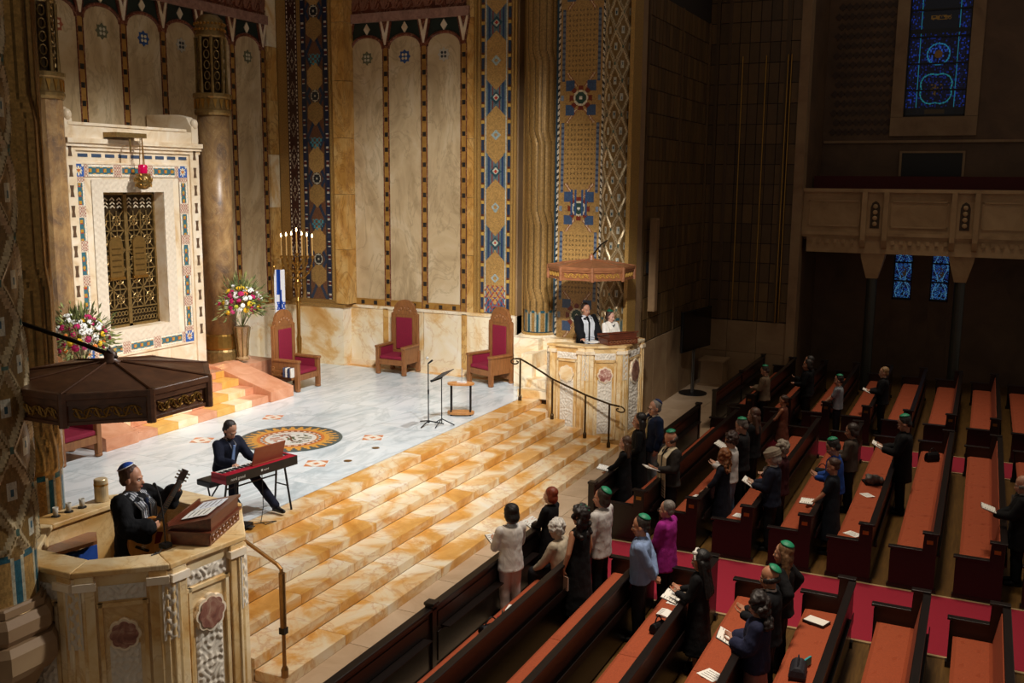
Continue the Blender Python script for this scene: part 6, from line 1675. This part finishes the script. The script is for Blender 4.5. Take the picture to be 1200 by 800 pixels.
# --- middle block
cg('grey-haired man in blue suit and glasses facing sideways in the first row', -5.75, 18.75, 1.89, 222, skin='#d0a088', hair='short', hairc='#8d8a86', top='jacket', topc='#16233f', botc='#b8bcc4', kip=('#28386a', 40), glasses=True, collar='#e2dccb', tie='#b8a878', hands=((.08, .26, .86), (.24, -.1, 1.0)), hpitch=2, vox=.011)
cg('dark-haired woman in black between the girl and the man in blue', -5.78, 17.85, 1.81, 200, skin='#b08068', hair='long', hairc='#17100d', hair_len=.6, top='dress', topc='#0b0b0d', bot=None, hem=.2, woman=True, hpitch=4, hands=((.2, .12, .98), (.2, -.12, .98)))
p = cg('girl with brown ponytail in black holding a program over the screen', -5.76, 16.98, 1.55, 190, skin='#c09078', hair='long', hairc='#4f3422', hair_len=.3, top='dress', topc='#0c0c0f', bot=None, hem=.3, woman=True, hands=((.36, .12, 1.02), (.15, -.2, .9)), hpitch=4)
book_for(p, 'folded program held out over the screen by the girl', .44, 1.06, -10, side=.1)
p = cg('bald man in cream prayer shawl and green skullcap reading in the second row', -4.84, 16.85, 1.80, 228, skin='#bd8468', hair='bald', hairc='#3a2a22', top='jacket', topc='#2a2623', kip=(GK, 20), tallit='#cdbfa0', tallit_stripe=('#5f513c', .62, 'cross'), hands=READ, hdirs=READH, hpitch=28, vox=.011, collar='#2a3048')
book_for(p, 'large open prayer book held by the man in the cream shawl', .40, 1.12, -20)
cg('curly light-brown-haired woman in navy dress resting a hand on the pew', -3.84, 16.7, 1.61, 180, skin='#c09074', hair='curlylong', hairc='#7a4a26', top='dress', topc='#10131f', bot=None, hem=.42, sleeve='threeq', woman=True, hands=((.3, .26, .98), (.2, -.15, 1.0)), hpitch=8)
cg('brown-haired woman in white blouse and pale blue jeans', -3.92, 17.6, 1.70, 178, skin='#b98a70', hair='curly', hairc='#33201a', top='blouse', topc='#c9c4c0', botc='#6f87a6', woman=True, hands=READ, hdirs=READH, hpitch=16)
p = cg('grey-haired man with green skullcap partly hidden behind the white blouse', -3.95, 18.6, 1.77, 176, skin='#b08068', hair='short', hairc='#5d5650', top='jacket', topc='#1b1a1d', kip=(GK, 26), hands=READ, hdirs=READH, hpitch=26)
book_for(p, 'white booklet held by the man behind the white blouse', .40, 1.2, -25)
cg('woman with long brown hair and pale collar in a dark jacket', -3.93, 19.55, 1.76, 176, skin='#b08068', hair='long', hairc='#4a2d1e', hair_len=.8, top='jacket', topc='#0f1013', woman=True, collar='#b59a94', hands=READ, hdirs=READH, hpitch=8)
p = cg('elderly woman in grey knit cap and navy jacket reading', -3.0, 16.75, 1.74, 182, skin='#b08a74', hair='bob', hairc='#8a8078', top='jacket', topc='#151a2a', botc='#101014', woman=True, cap='#7a6f60', hands=READ, hdirs=READH, hpitch=22, collar='#cfcac4')
book_for(p, 'open prayer book held by the woman in the knit cap', .40, 1.13, -30)
cg('person with curly grey hair in dark red behind the knit cap', -3.0, 17.55, 1.68, 180, skin='#b08a74', hair='curly', hairc='#857a6c', top='jacket', topc='#3a1518', woman=True, hands=READ, hpitch=12)
p = cg('woman with bare arms and hair in a bun, hand on the pew end', -2.0, 16.75, 1.68, 182, skin='#a8745a', hair='updo', hairc='#3d2416', top='dress', topc='#131821', bot=None, hem=.3, sleeve='short', woman=True, hands=((.32, .24, .96), (.15, -.2, .9)), hpitch=20)
book_for(p, 'open white book on the pew end under the hand of the woman with a bun', .40, .97, 0, side=.2)
cg('man in bright blue shirt and green skullcap bowing his head', -2.1, 18.1, 1.80, 178, skin='#a87860', hair='short', hairc='#1b1513', top='shirt', topc='#1c3f86', kip=(GK, 20), hands=READ, hdirs=READH, hpitch=30, lean=6)
cg('dark-haired woman in patterned blouse beside the bright blue shirt', -2.0, 19.2, 1.74, 180, skin='#b08068', hair='bob', hairc='#2a1c16', top='blouse', topc='#4a4038', woman=True, hands=READ, hpitch=14)
p = cg('tall man in black suit and green skullcap reading a large booklet', -1.16, 20.8, 1.87, 182, skin='#a07058', hair='short', hairc='#17120f', top='jacket', topc='#09090b', kip=(GK, 16), hands=((.32, .1, 1.15), (.32, -.1, 1.15)), hdirs=READH, hpitch=26, wide=1.1, hem=.6)
book_for(p, 'large white booklet held by the tall man in black', .44, 1.18, -28)
p = cg('man in black suit at the right edge holding a white booklet', .84, 16.75, 1.78, 184, skin='#b08068', hair='bald', hairc='#6a625a', top='jacket', topc='#0b0b0d', hands=((.36, .08, 1.12), (.3, -.14, 1.08)), hdirs=READH, hpitch=14, wide=1.15, collar='#8a8680', hem=.6)
book_for(p, 'white booklet held by the man at the right edge', .47, 1.17, -18)
# --- farthest block
cg('man in tan jacket and green skullcap bowing near the far front pew', -4.85, 25.3, 1.60, 180, skin='#b08068', hair='short', hairc='#3a2f28', top='jacket', topc='#6e5c48', kip=(GK, 24), hands=READ, hpitch=26, vox=.014)
cg('man in black at the back of the far block', -4.05, 27.2, 1.76, 185, skin='#a87860', hair='short', hairc='#1d1613', top='jacket', topc='#08080a', hands=((.3, .12, 1.2), (.2, -.1, 1.0)), hpitch=4, vox=.014)
cg('woman in black in front of the man at the back', -3.95, 26.3, 1.70, 190, skin='#a87860', hair='bob', hairc='#241812', top='jacket', topc='#08080a', woman=True, hands=READ, hpitch=4, vox=.014)
cg('woman in reddish-brown top with bare shoulders near the far aisle', -3.83, 22.3, 1.5, 180, skin='#a06c50', hair='updo', hairc='#3a2418', top='dress', topc='#5d3326', bot=None, sleeve='none', woman=True, hands=((.34, .16, .98), (.3, -.16, .98)), hpitch=14, vox=.014)
cg('man in grey polo shirt and green skullcap holding a black hat', -2.96, 24.8, 1.62, 182, skin='#b08068', hair='short', hairc='#1d1714', top='tee', topc='#7d8288', botc='#12131a', sleeve='short', kip=(GK, 12), hands=((.34, .12, .98), (.34, -.12, .98)), hpitch=12, vox=.014)
p = cg('blond woman in dark clothes in the far block holding a leaflet', -2.08, 26.6, 1.67, 184, skin='#b98a70', hair='short', hairc='#8a6a44', top='jacket', topc='#0c0c10', woman=True, hands=READ, hpitch=8, vox=.014)
book_for(p, 'small white leaflet held by the blond woman', .4, 1.1)
# ================================================================== SMALL THINGS
# guitar held by the man in the near pulpit
a0 = Vector((-8.14, 7.66, 2.28)); a1 = a0+Vector((.32, .40, .86))
gx = (a1-a0).normalized(); out_ = Vector((.86, -.42, .1)); gz = (out_-gx*out_.dot(gx)).normalized(); gy = gz.cross(gx)
gtr = thing('acoustic_guitar', 'honey-coloured acoustic guitar held by the man in the near pulpit', 'guitar', a0)
GM = Matrix(((gx.x, gy.x, gz.x, 0), (gx.y, gy.y, gz.y, 0), (gx.z, gy.z, gz.z, 0), (0, 0, 0, 1)))
prof = []
for k in range(40):
    t = k/40*2*PI; x = .25*math.cos(t)
    u = (x+.25)/.5; wd = .185*math.sin(PI*min(1, max(0, u)))**.5*(1-.18*u)*(1-.26*math.exp(-((u-.62)/.13)**2))
    prof.append((x-.02, math.copysign(wd, math.sin(t)) if abs(math.sin(t)) > 1e-6 else 0))
TOPW = wood('spruce_top', '#c98a44', '#dda35c', (1, 14, 1), .3, .3)
MB(GM).prism(prof, -.05, .045).build('body', wood('guitar_side', '#b8722f', '#cf8b42', (2, 2, 8), .3, .3), gtr, bevel=.004)
MB(GM).prism([(p[0]*.985, p[1]*.985) for p in prof], .045, .05).build('soundboard', TOPW, gtr)
MB(GM).prism([(.10+.05*math.cos(2*PI*k/20), .05*math.sin(2*PI*k/20)) for k in range(20)], .05, .0515).build('sound_hole', plain('sound_hole', '#120c08', .7, 0, 0), gtr)
MB(GM).prism([(.06, -.06), (.1, -.055), (.12, -.12), (.0, -.15), (-.04, -.1)], .05, .0525).build('pickguard', plain('pickguard', '#6d1018', .25, 0, .05), gtr)
MB(GM).box((-.13, 0, .056), (.03, .16, .012)).build('bridge', plain('ebony', '#1c1310', .4), gtr)
nk = MB(GM).box((.46, 0, .05), (.5, .052, .03)).build('neck', plain('neck_wood', '#6d4022', .4), gtr); MB(GM).box((.42, 0, .068), (.6, .05, .008)).build('fretboard', plain('fretboard', '#4a4540', .35), gtr)
for k in range(12): MB(GM).box((.2+.5*(1-.944**(k*1.6)), 0, .0725), (.003, .05, .002)).build('fret', BRASS, nk)
hdst = MB(GM).box((.77, 0, .045), (.15, .075, .02), 0, 0, R(8)).build('headstock', plain('headstock', '#2a1a12', .35), gtr)
for s in (-1, 1):
    for k in range(3): MB(GM).cyl((.73+k*.04, s*.03, .045), (.73+k*.04, s*.07, .045), .01, n=8).build('tuning_peg', plain('chrome', '#c9c6c0', .2, .9, 0), hdst)
for k in range(6): MB(GM).cyl((-.13, -.02+k*.008, .064), (.72, -.017+k*.0068, .076), .0009, n=4).build('string', plain('chrome', '#c9c6c0', .2, .9, 0), gtr)
# papers on the lecterns
def sheet(loc, rz, tilt, size, label, c='#eceae4', group=None):
    s_ = thing('paper_sheet', label, 'paper', loc, rz, group); M_ = Matrix.Rotation(R(tilt), 4, 'Y')
    MB(M_).box((0, 0, .002), (size[0], size[1], .003)).build('leaf', plain('paper'+c, c, .75, 0, .03), s_)
    g = MB(M_)
    for k in range(4): g.box((-size[0]*.3+k*size[0]*.2, 0, .004), (size[0]*.04, size[1]*.7, .0006))
    g.build('text_lines', plain('ink', '#55504c', .8, 0, 0), s_); return s_
LZ = Matrix.Rotation(R(20), 3, 'Z')
for k, (dx, dy, c, w) in enumerate(((0, -.16, '#eceae4', 'left white sheet of music on the near lectern box'), (.01, .14, '#dfe3ec', 'right pale sheet of music on the near lectern box'))):
    q = Vector((-7.5, 7.9, 2.36))+LZ @ Vector((dx, dy, .272)); sheet(q, R(20), -13, (.3, .28), w, c)
open_book(Vector((-8.28, 21.75, 2.43)), R(-40), 0, 'open white book on the far pulpit rim before the man in black robe', w_=.17, h_=.26)
# gooseneck microphone and cups on the near rim
gm = thing('gooseneck_microphone', 'black gooseneck microphone on the near pulpit rim before the guitarist', 'microphone', (-7.55, 7.35, 2.36))
MB().bb(-.05, .05, -.05, .05, 0, .05).build('base', BLACK, gm, bevel=.006); MB().tube([(0, 0, .05), (-.01, .0, .3), (-.06, .02, .52), (-.14, .05, .62)], .008, 6).build('stem', BLACK, gm); MB().rcone((-.14, .05, .62), (-.18, .06, .65), .014, .018).build('capsule', BLACK, gm)
cbn = MB().tube([(-7.55, 7.3, 2.375), (-7.48, 7.2, 2.37), (-7.5, 7.1, 2.37)], .006, 5).build('cable', plain('cable_black', '#141414', .6, 0, 0)); tag(cbn, 'short black cable beside the gooseneck microphone base', 'cable')
GLS = plain('clear_cup', '#b9b2a4', .1, 0, 0)
for k, (x, y) in enumerate(((-9.38, 7.5), (-9.38, 7.68), (-9.37, 7.86))):
    g = thing('drinking_glass', ('nearest', 'middle', 'farthest')[k]+' small drinking glass on a dark coaster on the pulpit rim', 'glass', (x, y, 2.36), group='glasses on the near pulpit rim')
    MB().lathe([(.05, 0), (.05, .012)], 16).build('coaster', plain('coaster', '#1c1a18', .6), g); MB().lathe([(.026, .012), (.034, .11), (.031, .11), (.024, .02)], 14).build('tumbler', GLS, g, smooth=True)
tn = thing('metal_canister', 'pale metal canister behind the drinking glasses', 'canister', (-9.36, 8.14, 2.36)); MB().lathe([(.075, 0), (.08, .01), (.08, .27), (.07, .28), (.0, .28)], 20).build('body', plain('pale_brass', '#c9b48e', .3, .4), tn); MB().lathe([(.083, .2), (.083, .22)], 20).build('band', BRASS, tn)
# wooden corner seat with blue lining inside the near pulpit
cs = thing('corner_seat', 'brown wooden corner shelf with blue panels inside the near pulpit', 'shelf', (-9.25, 7.35, 1.22))
WB = wood('brown_shelf', '#7a4a28', '#94613a', (2, 8, 8), .35, .2); BL = plain('blue_panel', '#123f8c', .6)
MB().prism([(-.1, -.5), (.15, -.5), (.34, .3), (.1, .5), (-.05, .4)], .84, .88).build('upper_shelf', WB, cs); MB().prism([(-.2, -.55), (.3, -.5), (.34, -.05), (-.05, .0)], .55, .59).build('lower_shelf', WB, cs)
MB().bb(.18, .22, -.02, .4, 0, .78).build('blue_panel', BL, cs); MB().bb(.2, .24, -.5, -.1, 0, .55).build('blue_panel', BL, cs); MB().bb(-.3, .2, .1, .14, 0, .78).build('blue_panel', BL, cs)
# cable hanging over the outside of the near pulpit
hc = MB().tube([(-8.6, 6.62, 2.38), (-8.45, 6.4, 2.375), (-8.42, 6.34, 2.1), (-8.4, 6.33, 1.7), (-8.38, 6.33, 1.2), (-8.36, 6.33, .5), (-8.35, 6.32, .02)], .012, 6).build('cable', plain('cable_black', '#141414', .6, 0, 0)); tag(hc, 'black cable hanging down the outside of the near pulpit', 'cable')
# things lying on the pews (seat tops are at z = .475)
ST = .478
def onseat(px_, py_): return (px_, py_, ST)
sheet(onseat(-5.36, 11.41), R(100), 0, (.2, .26), 'white leaflet on the orange cushion of the nearest first row')
rdp = thing('red_scarf', 'crumpled red scarf on the nearest first row cushion', 'scarf', onseat(-5.34, 11.08), R(30))
m = MB(); rg = random.Random(4)
for k in range(9): m.sph((rg.uniform(-.1, .1), rg.uniform(-.06, .06), .025), (rg.uniform(.03, .06), rg.uniform(.03, .05), .022), 8, 5)
remesh(m.build('folds', cloth('#b01020', .8), rdp), .012, 2)
def bag(loc, rz, label, c, w_=.3, d_=.14, h_=.2):
    b = thing('handbag', label, 'bag', loc, rz, 'bags left on the pews')
    MB().loft([[(sx*w_/2*k, sy*d_/2*k2, z) for sx, sy in ((-1, -1), (1, -1), (1, 1), (-1, 1))] for k, k2, z in ((.9, .9, 0), (1, 1, h_*.3), (.95, .8, h_*.75), (.85, .35, h_))]).build('body', cloth(c, .6), b, bevel=.012)
    MB().tube([(-w_*.3+w_*.6*k/8, 0, h_+.09*math.sin(PI*k/8)) for k in range(9)], .009, 6).build('strap', cloth(c, .6), b); return b
bag(onseat(-5.33, 10.6), R(60), 'black handbag on the nearest first row cushion', '#17161a', .32, .16, .13)
bag(onseat(-5.3, 10.86), R(110), 'brown pouch beside the black handbag in the first row', '#4a3a30', .22, .1, .12)
bag(onseat(-3.42, 11.6), R(70), 'small black bag on the third row cushion near the aisle end', '#0e0e12', .24, .13, .14)
b3 = bag(onseat(-1.6, 11.25), R(95), 'dark grey shoulder bag with a turquoise book on the fifth row', '#2a2a30', .34, .2, .16)
tq = MB().bb(-.12, .12, -.012, .012, 0, .1).build('book', plain('turquoise_cover', '#2f9aa0', .5), bevel=.004); pose(tq, (-1.55, 11.5, ST+.003), R(70)); tag(tq, 'narrow turquoise book lying by the grey shoulder bag', 'book')
open_book(onseat(-3.43, 12.15), R(85), 0, 'large open prayer book on the third row cushion')
sheet(onseat(-3.46, 12.58), R(80), 0, (.18, .24), 'printed leaflet beside the open prayer book on the third row')
tbk = thing('closed_book', 'thick closed tan book on the third row cushion', 'book', onseat(-3.46, 12.92), R(85)); MB().bb(-.1, .1, -.13, .13, 0, .05).build('pages', PAGE, tbk); MB().bb(-.105, .105, -.135, .135, .05, .056).build('cover', plain('tan_cover', '#8a7a66', .6), tbk)
sheet(onseat(-2.52, 10.79), R(60), 0, (.22, .26), 'white leaflet with a map on the fourth row cushion')
sheet(onseat(-.62+.0, 11.9), R(75), 0, (.2, .3), 'white program with dark cover on the fifth row cushion near the aisle') if False else None
cb5 = thing('closed_book', 'white-topped dark book on the cushion behind the long-haired woman', 'book', onseat(-1.62, 12.8), R(70)); MB().bb(-.1, .1, -.15, .15, 0, .035).build('pages', plain('book_dark', '#241a1a', .6), cb5); MB().bb(-.09, .09, -.14, .14, .035, .04).build('label_sheet', PAGE, cb5)
sheet(onseat(-1.6, 16.55), R(60), 0, (.2, .26), 'white leaflet on the middle block cushion beside the pew end')
sheet(onseat(-1.62, 18.85), R(40), 0, (.18, .24), 'folded white leaflet beside the plastic bag in the middle block')
pb2 = thing('plastic_bag', 'crumpled grey plastic bag on the middle block cushion', 'bag', onseat(-1.58, 19.7), R(20))
m = MB(); rg = random.Random(9)
for k in range(14): m.sph((rg.uniform(-.13, .13), rg.uniform(-.11, .11), rg.uniform(.05, .15)), rg.uniform(.05, .09), 8, 5)
remesh(m.build('sack', cloth('#6d6560', .45), pb2), .014, 2, .05, .06); MB().bb(-.2, .2, -.16, .16, 0, .03).build('tray', BLACK, pb2)
sheet(onseat(-5.33, 17.3), R(95), 0, (.18, .22), 'pale blue leaflet on the middle block first row cushion', '#c4d6da')
sheet(onseat(-4.4, 17.3), R(80), 0, (.2, .24), 'white leaflet on the cushion before the navy dress')
sheet(onseat(-3.48, 16.6), R(80), 0, (.2, .24), 'small white leaflet on the cushion behind the navy dress')
for k, (x, y, d) in enumerate(((-2.55, 19.6, 'black handbag with white straps beside the bright blue shirt'), (-.65, 21.9, 'black coat bundle on the cushion beside the tall man'))):
    bag(onseat(x, y), R(40*k), d, '#101014')
for k in range(3):
    bk3 = thing('closed_book', ('lowest', 'middle', 'topmost')[k]+' of three pale books stacked in the far block first row', 'book', (-5.2+.01*k, 24.9, ST+.035*k), R(80+8*k), 'stack of pale books'); MB().bb(-.09, .09, -.13, .13, .004, .03).build('pages', PAGE, bk3); MB().bb(-.095, .095, -.135, .135, .03, .034).build('cover', plain('grey_cover', '#7a736c', .6), bk3); MB().bb(-.095, .095, -.135, .135, 0, .004).build('cover', plain('grey_cover', '#7a736c', .6), bk3)
